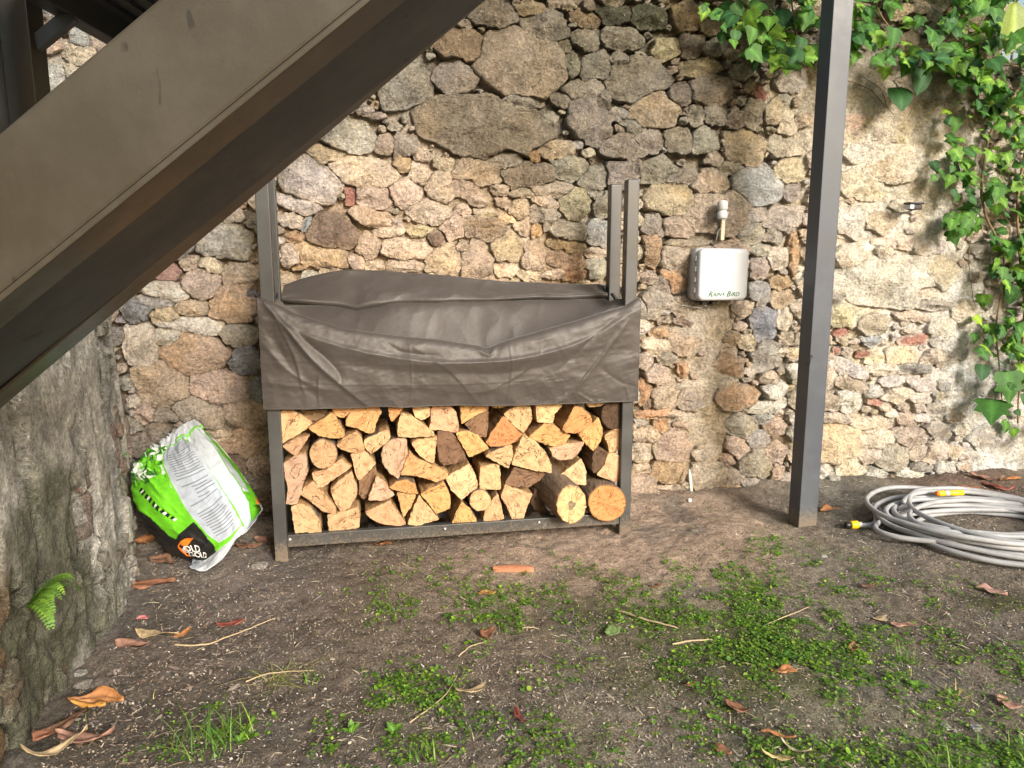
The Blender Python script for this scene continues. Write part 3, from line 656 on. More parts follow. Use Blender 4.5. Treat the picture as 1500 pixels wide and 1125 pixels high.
# top slab so that the wall has thickness seen from elsewhere
capV = np.concatenate([np.stack([X[-1], Y[-1], 1.75 + 0 * X[-1]], -1), np.stack([X[-1] - nxl * .35, Y[-1] - nyl * .35, 1.73 + 0 * X[-1]], -1),
                       np.stack([X[-1] - nxl * .35, Y[-1] - nyl * .35, -.1 + 0 * X[-1]], -1)])
o = mesh_from('coping', capV, grid_faces(3, len(q)), M['render_wall'], left_wall, origin=(bx[0], by[0], 1.75), colors=np.full((len(capV), 3), .22))
def rough_block(name, c, ax, ay, az, sx, sy, sz, col, mat, parent, seed=0, rough=.12):
    """weathered block: subdivided cube, edges knocked off"""
    bm = bmesh.new(); bmesh.ops.create_cube(bm, size=2); bmesh.ops.subdivide_edges(bm, edges=bm.edges[:], cuts=4, use_grid_fill=True)
    V = np.array([v.co[:] for v in bm.verts]); F = [tuple(v.index for v in f.verts) for f in bm.faces]; bm.free()
    r = (np.abs(V) ** 6).sum(1) ** (1 / 6); V = V / r[:, None]
    n = 1 + rough * fbm(V[:, 0] * 1.5 + seed, V[:, 1] * 1.5, V[:, 2] * 1.5, seed, 3)
    V = V * n[:, None]
    W = np.array(c) + V[:, :1] * sx * np.array(ax) + V[:, 1:2] * sy * np.array(ay) + V[:, 2:] * sz * np.array(az)
    cc = np.array(col) * (1 + .3 * fbm(V[:, 0] * 2, V[:, 1] * 2, V[:, 2] * 2, seed + 3, 3))[:, None]
    return mesh_from(name, W, F, mat, parent, origin=c, colors=cc)
for k, (px, py, hw, hh, colr) in enumerate([(178, 600, .028, .10, (.29, .22, .20)), (187, 645, .024, .11, (.31, .25, .22)), (141, 712, .017, .11, (.20, .155, .135)),
                                     (126, 748, .014, .07, (.21, .17, .145)), (165, 655, .016, .10, (.27, .20, .175)), (194, 690, .03, .05, (.26, .23, .19))]):
    qq, zz = lw_find(px, py); c, n_, t_ = lw_point(qq, zz, -.020)
    rough_block('brick', c, t_, n_, (0.12 * t_.x, .12 * t_.y, 1), hw, .035, hh, colr, M['rock'], left_wall, k * 7, .35)

rgl = np.random.default_rng(19); nst_ = 0
for t_try in range(900):
    qq = rgl.uniform(.15, 3.0); zz = rgl.uniform(.0, 1.35)
    i_ = int(np.clip(np.searchsorted(q, qq), 0, len(q) - 1)); j_ = int(np.clip((zz + .08) / 1.83 * 149, 0, 149))
    if plate[j_, i_] > .35: continue
    if nst_ >= 70: break
    c, n_, t_ = lw_point(qq, zz, -.004); s_ = rgl.uniform(.014, .045)
    mo = mm[j_, i_, 0]
    cl_ = np.array([(.30, .28, .24), (.36, .33, .27), (.24, .20, .17), (.30, .22, .18)][rgl.integers(4)]) * (1 - .6 * mo) + np.array([.07, .08, .03]) * .6 * mo
    rough_block('stone', c, t_, n_, (0, 0, 1), s_ * rgl.uniform(.9, 1.6), s_ * .7, s_ * rgl.uniform(.6, 1.0), cl_, M['rock'], left_wall, 60 + t_try, .38)
    nst_ += 1

# ============================================================ GROUND
def px_ground_field(B, x, y, default):
    num = np.full(np.shape(x) + np.shape(default), 0.0) + np.asarray(default) * .3; den = np.full(np.shape(x), .3)
    for (px, py, r, val) in B:
        g0 = ground_at(px, py); e = ground_at(px + r, py) - g0; rr = abs(e.x) + 1e-3
        g1 = ground_at(px, max(py - r * .45, 640)); ry = max(abs(g1.y - g0.y), .1)
        g = 2.2 * np.exp(-((x - g0.x) / rr) ** 2 - ((y - g0.y) / ry) ** 2)
        num = num + (g[..., None] * np.asarray(val) if np.ndim(val) else g * val); den = den + g
    return num / (den[..., None] if np.ndim(default) else den)
GCOL = [(1000,780,110,(.29,.205,.145)),(800,810,120,(.25,.175,.125)),(600,820,90,(.15,.11,.08)),(1060,810,60,(.24,.17,.115)),(350,860,110,(.115,.095,.085)),(300,930,110,(.11,.085,.07)),
        (200,900,70,(.10,.085,.075)),(150,1050,100,(.055,.045,.035)),(400,1050,120,(.075,.06,.048)),(650,960,120,(.13,.10,.07)),(750,1080,130,(.14,.115,.085)),
        (950,1080,120,(.14,.12,.085)),(560,900,80,(.13,.10,.07)),(850,900,90,(.12,.10,.06)),(1050,930,120,(.10,.095,.05)),(1250,880,110,(.13,.11,.08)),
        (1400,900,110,(.13,.10,.075)),(1300,1050,120,(.13,.12,.075)),(1450,1050,80,(.11,.09,.065)),(1250,740,60,(.09,.085,.07)),(1420,710,60,(.11,.07,.05)),
        (1190,820,60,(.13,.11,.085)),(1120,1100,90,(.12,.11,.07))]
def ground_h(x, y):
    x = np.asarray(x, float); y = np.asarray(y, float)
    h = 0.018 * fbm(x * 1.3, y * 1.3, 0, 201, 3) + .010 * fbm(x * 6, y * 6, 0, 202, 4)
    for (px, py, r, a) in ((1060, 775, 60, .045), (990, 800, 70, .02), (1110, 800, 45, .025), (640, 800, 80, .0)):
        g = ground_at(px, py); rr = r * 3.9 / FPX
        h = h + a * np.exp(-((x - g.x) ** 2 + ((y - g.y) / 1.2) ** 2) / rr ** 2)
    u, w = to_uw(x, y)
    h = h + .05 * (1 - sst(0.0, .28, w)) * (1 + .5 * vn(x * 7, y * 7, 0, 5))            # earth banked against the wall
    return h - 0.012
def gh(x, y): return float(ground_h(np.array(x), np.array(y)))
gx = np.arange(-2.9, 4.4, .0125); gy = np.arange(1.2, 5.5, .0125)
GX, GY = np.meshgrid(gx, gy)
soft = px_ground_field([(1000,790,130,1.0),(800,815,120,.9),(600,820,80,.7)], GX, GY, 0.0)
hz = ground_h(GX, GY) + (.0045 + .003 * (1 - soft)) * fbm(GX * 38, GY * 38, 0, 205, 3, .7) + .003 * ridge(GX * 16, GY * 16, 0, 206, 3)
hz += .012 * soft * np.maximum(0, fbm(GX * 17, GY * 17, 3, 208, 4, .6)) ; hz += .006 * soft * sst(.1, .5, vn(GX * 22, GY * 22, 0, 207))
C = px_ground_field(GCOL, GX, GY, np.array([.12, .10, .075])) * 1.85; C = C * .8 + C.mean(-1, keepdims=True) * .2
mossf = 1.3 * px_ground_field([(1150,960,160,.5),(950,1060,120,.35),(1050,920,120,.55),(900,900,80,.35),(700,900,90,.2),(1300,1050,90,.6),(1080,1100,100,.3),(1240,1110,60,1.0),(830,985,40,.9),(700,985,50,.3),(1480,890,40,.7),(1160,780,40,.3),(600,1000,80,.15)], GX, GY, 0.0)
mk = (mossf * sst(-.1, .3, fbm(GX * 5, GY * 5, 0, 211, 5)))[..., None]
C = C * (1 - mk) + np.array([.085, .10, .028]) * mk
C = C * (1 + .40 * fbm(GX * 3, GY * 3, 0, 212, 5)[..., None]) * (1 + .45 * fbm(GX * 17, GY * 17, 0, 222, 4, .7)[..., None])
gl = (sst(.2, .42, fbm(GX * 4.2, GY * 4.2, 3, 213, 5)) * .5)[..., None]
C = C * (1 - gl) + np.array([.20, .185, .165]) * gl * .9
V = np.stack([GX, GY, hz], -1)
ground = mesh_from('ground', V.reshape(-1, 3), grid_faces(len(gy), len(gx)), M['soil'], None, origin=(0, 3, 0), colors=C.reshape(-1, 3))
ground['kind'] = 'structure'
# far sheet of the same earth, out to the horizon
xs = np.array([-300, -60, -12, -2.9, 4.4, 12, 60, 300.0]); ys = np.array([-300, -60, -10, 1.2, 5.5, 12, 60, 300.0])
FX, FY = np.meshgrid(xs, ys)
FZ = np.where((FX >= -2.95) & (FX <= 4.45) & (FY >= 1.15) & (FY <= 5.55), -.06, -.03)
F = grid_faces(8, 8)
o = mesh_from('far_ground', np.stack([FX, FY, FZ], -1).reshape(-1, 3), F, M['soil'], None, origin=(0, 0, -.05), colors=np.full((64, 3), .1) * np.array([1.2, 1, .75]), smooth=False)
o['kind'] = 'structure'
# ============================================================ MORE MATERIALS
def mat_wood_end():
    m, t, b = nt('wood_end_grain')
    oc = ocoord(t)
    at = node(t, 'ShaderNodeAttribute', attribute_name='Col').outputs['Color']
    pi = node(t, 'ShaderNodeAttribute', attribute_name='pith', attribute_type='OBJECT').outputs['Vector']
    d = node(t, 'ShaderNodeVectorMath', operation='SUBTRACT'); t.links.new(oc, d.inputs[0]); t.links.new(pi, d.inputs[1])
    wob = node(t, 'ShaderNodeTexNoise'); wob.inputs['Scale'].default_value = 14; wob.inputs['Detail'].default_value = 3; t.links.new(gpos(t), wob.inputs['Vector'])
    sc = node(t, 'ShaderNodeVectorMath', operation='SCALE'); sc.inputs['Scale'].default_value = 0.022; t.links.new(wob.outputs['Color'], sc.inputs[0])
    d2 = node(t, 'ShaderNodeVectorMath', operation='ADD'); t.links.new(d.outputs[0], d2.inputs[0]); t.links.new(sc.outputs[0], d2.inputs[1])
    dt = node(t, 'ShaderNodeVectorMath', operation='DOT_PRODUCT'); t.links.new(d2.outputs[0], dt.inputs[0]); dt.inputs[1].default_value = (UX[0], UX[1], 0)
    sp = node(t, 'ShaderNodeSeparateXYZ'); t.links.new(d2.outputs[0], sp.inputs[0])
    x, z = dt.outputs['Value'], sp.outputs['Z']
    r = mth(t, 'SQRT', mth(t, 'ADD', mth(t, 'MULTIPLY', x, x), mth(t, 'MULTIPLY', z, z)))
    rings = mth(t, 'SINE', mth(t, 'MULTIPLY', r, 1100))
    ang = mth(t, 'ARCTAN2', z, x)
    cv = node(t, 'ShaderNodeCombineXYZ'); t.links.new(mth(t, 'MULTIPLY', ang, 2.6), cv.inputs[0]); t.links.new(mth(t, 'MULTIPLY', r, 7), cv.inputs[1])
    t.links.new(mth(t, 'MULTIPLY', node(t, 'ShaderNodeObjectInfo').outputs['Random'], 50), cv.inputs[2])
    cn = noise_n(t, cv.outputs[0], 1.6, 3, 0.5)
    ck = mth(t, 'ABSOLUTE', mth(t, 'SUBTRACT', cn, 0.56))
    crack = ramp(t, ck, [(0.0, grey(1)), (0.010, grey(0))])
    n1 = noise_n(t, gpos(t), 28, 5, 0.7); n2 = noise_n(t, gpos(t), 240, 4, 0.7)
    c = mixc(t, 1.0, at, ramp(t, rings, [(0.0, grey(0.86)), (1.0, grey(1.08))]), 'MULTIPLY')
    c = mixc(t, 1.0, c, ramp(t, n1, [(0.28, (0.62, 0.50, 0.42)), (0.5, grey(1.0)), (0.72, (1.18, 1.15, 1.1))]), 'MULTIPLY')
    c = mixc(t, 1.0, c, ramp(t, n2, [(0.3, grey(0.74)), (0.7, grey(1.2))]), 'MULTIPLY')
    c = mixc(t, mth(t, 'MULTIPLY', crack, 0.85), c, (0.05, 0.025, 0.012))
    t.links.new(c, b.inputs['Base Color']); b.inputs['Roughness'].default_value = 0.85; b.inputs['Specular IOR Level'].default_value = 0.2
    h = mth(t, 'SUBTRACT', mth(t, 'ADD', n1, mth(t, 'MULTIPLY', n2, 0.35)), mth(t, 'MULTIPLY', crack, 0.7))
    bump(t, b, h, 0.007, 1.0)
    return m
M['wood_end'] = mat_wood_end()
def mat_bark():
    m, t, b = nt('bark_and_split_sides')
    P = gpos(t)
    at = node(t, 'ShaderNodeAttribute', attribute_name='Col').outputs['Color']
    mp = node(t, 'ShaderNodeMapping'); mp.inputs['Rotation'].default_value = (0, 0, -YAW); mp.inputs['Scale'].default_value = (1, .22, 1); t.links.new(P, mp.inputs[0])
    n1 = noise_n(t, mp.outputs[0], 60, 5, 0.7); n2 = noise_n(t, P, 40, 5, 0.7)
    c = mixc(t, 1.0, at, ramp(t, n1, [(0.3, grey(0.45)), (0.7, grey(1.4))]), 'MULTIPLY')
    c = mixc(t, ramp(t, n2, [(0.58, grey(0)), (0.7, grey(.3))]), c, (.22, .19, .13))
    t.links.new(c, b.inputs['Base Color']); b.inputs['Roughness'].default_value = 0.9
    bump(t, b, n1, 0.010, 1.0)
    return m
M['bark'] = mat_bark()
def mat_cloth():
    m, t, b = nt('grey_nylon_cover')
    P = gpos(t)
    n1 = noise_n(t, P, 9, 5, 0.7); n2 = noise_n(t, P, 35, 4, 0.6)
    c = ramp(t, n1, [(0.25, (.044, .037, .033)), (0.62, (.054, .046, .042)), (0.8, (.068, .060, .054))])
    t.links.new(c, b.inputs['Base Color']); b.inputs['Roughness'].default_value = 0.50
    b.inputs['Sheen Weight'].default_value = 0.15; b.inputs['Specular IOR Level'].default_value = 0.38
    bump(t, b, n2, 0.004, 0.35)
    return m
M['cloth'] = mat_cloth()
def mat_flat(name, col, rough=0.5, spec=0.4, amp=0.12, scale=20, bd=0.0):
    m, t, b = nt(name)
    n1 = noise_n(t, gpos(t), scale, 5, 0.7)
    c = mixc(t, 1.0, col, ramp(t, n1, [(0.3, grey(1 - amp)), (0.7, grey(1 + amp))]), 'MULTIPLY')
    t.links.new(c, b.inputs['Base Color']); b.inputs['Roughness'].default_value = rough; b.inputs['Specular IOR Level'].default_value = spec
    if bd: bump(t, b, n1, bd, 0.6)
    return m
M['white_plastic'] = mat_flat('white_plastic', (.47, .49, .52), .6, .4, .04, 12)
M['grey_plastic'] = mat_flat('grey_plastic', (.42, .43, .43), .5, .4, .08)
M['pale_wood'] = mat_flat('pale_batten', (.62, .50, .36), .7, .3, .15, 60)
M['black_plastic'] = mat_flat('black_plastic', (.014, .014, .015), .4, .45)
M['yellow_plastic'] = mat_flat('yellow_plastic', (.80, .50, .01), .4, .45, .1, 60)
M['orange_plastic'] = mat_flat('orange_plastic', (.75, .16, .02), .4, .45)
M['green_print'] = mat_flat('green_print', (.004, .09, .02), .5)
M['ink_black'] = mat_flat('ink_black', (.012, .012, .012), .5)
M['ink_white'] = mat_flat('ink_white', (.75, .75, .75), .5)
M['ink_orange'] = mat_flat('ink_orange', (.80, .20, .02), .45)
M['ink_grey'] = mat_flat('ink_grey', (.17, .18, .21), .5)
M['hose'] = mat_flat('hose_grey_pvc', (.30, .305, .315), .52, .4, .25, 7, .0004)
M['bag'] = mat_vcol('woven_plastic_sack', 0.38, 0.10, 30, 0.004, 0.5)
M['copper'] = mat_flat('pale_pipe', (.62, .62, .58), .4, .5)
M['clay'] = mat_flat('terracotta', (.42, .18, .10), .85, .2, .25, 50, .003)
M['twig'] = mat_flat('dry_twig', (.36, .28, .18), .85, .2, .3, 90, .002)
M['stem'] = mat_flat('ivy_stem', (.20, .14, .08), .85, .2, .3, 60, .002)
M['branch'] = mat_flat('bush_branch', (.12, .09, .06), .85, .2, .3, 60, .002)

# ============================================================ STEEL STAIR (upper left)
Y0 = 1.25; YB = Y0 * 1.372
sc_ = empty('steel_staircase', Yplane(0, 430, Y0) * 1.0, 'dark brown painted steel stair seen from below, its stringer slanting across the upper left', 'staircase')
def on_line(x0, y0, x1, y1, Y, t): return Yplane(x0 + (x1 - x0) * t, y0 + (y1 - y0) * t, Y)
ext0, ext1 = -1.4, 1.9
def stringer(Y, dep):
    # near stringer measured on the photograph: upper edge, arris, both parallel
    a0 = on_line(0, 430, 527, 0, Y0, ext0); a1 = on_line(0, 430, 527, 0, Y0, ext1)
    d = (a1 - a0).normalized(); up = Vector((-d.z, 0, d.x)); up = up if up.z > 0 else -up
    top = Yplane(90, 118, Y0); hgt = (top - a0).dot(up)
    off = Vector((0, Y - Y0, 0))
    pts = [a0 + off, a1 + off, a1 + up * hgt + off, a0 + up * hgt + off]
    return pts, dep, d, up, hgt
pts, dep, sd_, sup, shgt = stringer(Y0, .06)
prism('stringer', pts, (0, .07, 0), M['stair_steel'], sc_, .006)
# far stringer: parallel, one stair-width behind
fb0 = on_line(0, 576, 682, 0, YB, ext0); fb1 = on_line(0, 576, 682, 0, YB, ext1)
prism('stringer', [fb0, fb1, fb1 + sup * shgt, fb0 + sup * shgt], (0, .07, 0), M['dark_steel'], sc_, .006)
# folded lip below each stringer
a0, a1 = pts[0], pts[1]
prism('flange', [a0 - sup * .012 + Vector((0, -.004, 0)), a1 - sup * .012 + Vector((0, -.004, 0)), a1 - sup * .001 + Vector((0, -.004, 0)), a0 - sup * .001 + Vector((0, -.004, 0))], (0, .10, 0), M['stair_steel'], sc_, .003)
prism('flange', [fb0 - sup * .008 + Vector((0, -.028, 0)), fb1 - sup * .008 + Vector((0, -.028, 0)), fb1 - sup * .001 + Vector((0, -.028, 0)), fb0 - sup * .001 + Vector((0, -.028, 0))], (0, .10, 0), M['stair_steel'], sc_, .003)
# wide underside plate joining the two stringers
prism('soffit_plate', [a0 + Vector((0, .098, 0)) + sup * .002, a1 + Vector((0, .098, 0)) + sup * .002, a1 + sup * .012 + Vector((0, .098, 0)), a0 + sup * .012 + Vector((0, .098, 0))], (0, YB - Y0 - .13, 0), M['soffit'], sc_, 0)
# treads between the stringers
L_ = (a1 - a0).length
nst = int(L_ * sd_.z / .18)
for k in range(nst):
    p = a0 + sd_ * (k + .5) * (L_ / nst) + sup * (shgt * .55)
    prism('tread', [p + Vector((-.11, .075, 0)), p + Vector((.11, .075, 0)), p + Vector((.11, .075, .03)), p + Vector((-.11, .075, .03))], (0, YB - Y0 - .08, 0), M['dark_steel'], sc_, 0)
# landing at the upper left: edge beam, corrugated deck, post and brace
ZL_ = 2.32
def on_z(x, y, z):
    d = ray(x, y); t = (z - CAMH) / d[2]; return Vector((d[0] * t, d[1] * t, z))
e0 = on_z(51, 8, ZL_); e1 = on_z(152, 63, ZL_)
ed = (e1 - e0).normalized(); ex = Vector((ed.y, -ed.x, 0))
b0, b1 = e0 - ed * 2.0, e1 + ed * .25
prism('landing_beam', [b0, b0 + ex * .07, b0 + ex * .07 + Vector((0, 0, .16)), b0 + Vector((0, 0, .16))], b1 - b0, M['dark_steel'], sc_, .004)
cross = b1
prism('landing_beam', [b1 - ed * .07 + ex * .072, b1 + ex * .072, b1 + ex * .072 + Vector((0, 0, .16)), b1 - ed * .07 + ex * .072 + Vector((0, 0, .16))], ex * 1.1, M['dark_steel'], sc_, .004)
nr_ = 26
for k in range(nr_):
    s0 = b0 + ex * (.075 + k * .042) + Vector((0, 0, .10 + .018 * (k % 2)))
    prism('deck_rib', [s0, s0 + ex * .041, s0 + ex * .041 + Vector((0, 0, .02)), s0 + Vector((0, 0, .02))], (b1 - b0) - ed * .075, M['dark_steel'], sc_, 0)
pp = Yplane(5, 100, 2.9); pq = Yplane(48, 100, 2.9)
prism('post', [(pp.x, pp.y, 1.735), (pq.x, pq.y, 1.735), (pq.x, pq.y + .10, 1.735), (pp.x, pp.y + .10, 1.735)], (0, 0, 1.9), M['stair_steel'], sc_, .004)
q0 = Yplane(48, 64, 2.93); q1 = Yplane(102, 20, 2.93)
qd = (q1 - q0); qn = Vector((-qd.z, 0, qd.x)).normalized() * .026
prism('brace', [q0 - qn, q1 - qn, q1 + qn, q0 + qn], (0, .035, 0), M['post_steel'], sc_, .002)
g0 = Yplane(-26, 100, 2.8); g1 = Yplane(3, 100, 2.8)
tube('downpipe', [((g0.x + g1.x) / 2, 2.8, z) for z in np.linspace(1.72, 3.6, 8)], .036, M['post_steel'], sc_, 12)

# ============================================================ TALL STEEL POST
pt = empty('steel_post', UWZ(.46, .57, gh(*UWZ(.46, .57, 0).xy)), 'tall square dark grey steel post standing right of the log rack', 'post')
U0, U1 = .402, .402 + .108
box_uwz('shaft', U0, U1, .62 - .108, .62, -.08, 3.6, M['post_steel'], pt, .004)
# arrow scratch on the shaft
for (dx0, dz0, dx1, dz1) in ((0, 0, .008, .055), (.008, .055, -.004, .04), (.008, .055, .014, .038), (-.012, .0, -.012, .045)):
    uu, zz = wall_at(1186, 535, .622)
    tube('scuff_mark', [UWZ(uu + dx0, .6212, zz + dz0), UWZ(uu + dx1, .6212, zz + dz1)], .0012, M['ink_black'], pt, 5)

# ============================================================ LOG RACK
FW = .557
RU0, RU1 = -2.345, -.540; PS = .060
rack = empty('log_rack', UWZ(RU0 + .03, FW - .03, 0), 'long dark grey steel firewood rack with four corner posts, against the stone wall', 'log rack')
lo, hi = .05, .52
ut, _ = wall_at(936, 350, FW)
for _ in range(40):
    mid = (lo + hi) / 2
    if wall_at(909, 350, mid)[0] > ut: hi = mid
    else: lo = mid
    # nearer planes show larger u for points right of the vanishing point
RW = min(max(mid, .12), .30)
ztop = wall_at(937, 264, FW)[1]
print('rear post w', mid, 'ztop', ztop, 'beam', wall_at(425, 800, FW), wall_at(425, 778, FW), wall_at(900, 771, FW), wall_at(900, 752, FW), 'lefttop', wall_at(385, 440, FW))
for (u, w) in ((RU0, FW), (RU1 - PS, FW), (RU0, RW), (RU1 - PS, RW)):
    box_uwz('post', u, u + PS, w - PS, w, -.03, ztop, M['rack_steel'], rack, .004)
    box_uwz('cap', u + .003, u + PS - .003, w - PS + .003, w - .003, ztop + .0005, ztop + .005, M['black_plastic'], rack, .002)
ZB0, ZB1 = .055, .115
box_uwz('base_rail', RU0 + PS + .001, RU1 - PS - .001, FW - .045, FW - .006, ZB0, ZB1, M['rack_steel'], rack, .003)
box_uwz('base_rail', RU0 + PS + .001, RU1 - PS - .001, RW - PS + .006, RW - PS + .045, ZB0, ZB1, M['rack_steel'], rack, .003)
for uu in (RU0 + .012, RU1 - .048, -1.9, -1.44, -.98):
    box_uwz('cross_rail', uu, uu + .036, RW - .012, FW - .062, ZB0 + .005, ZB1 - .02, M['rack_steel'], rack, .003)
for uu in (RU0 + .012, RU1 - .048):
    for zz in (1.02,):
        box_uwz('side_rail', uu, uu + .036, RW + .001, FW - PS - .001, zz, zz + .04, M['rack_steel'], rack, .003)
for (px, py) in ((424, 776), (790, 764), (652, 767)):
    uu, zz = wall_at(px, py, FW)
    bm = bmesh.new(); bmesh.ops.create_uvsphere(bm, u_segments=10, v_segments=6, radius=.006)
    bmesh.ops.transform(bm, matrix=Matrix.Translation(UWZ(uu, FW - .004, ZB1 - .02)), verts=bm.verts)
    bm_obj('bolt', bm, M['copper'], rack, True, UWZ(uu, FW, ZB1 - .02))

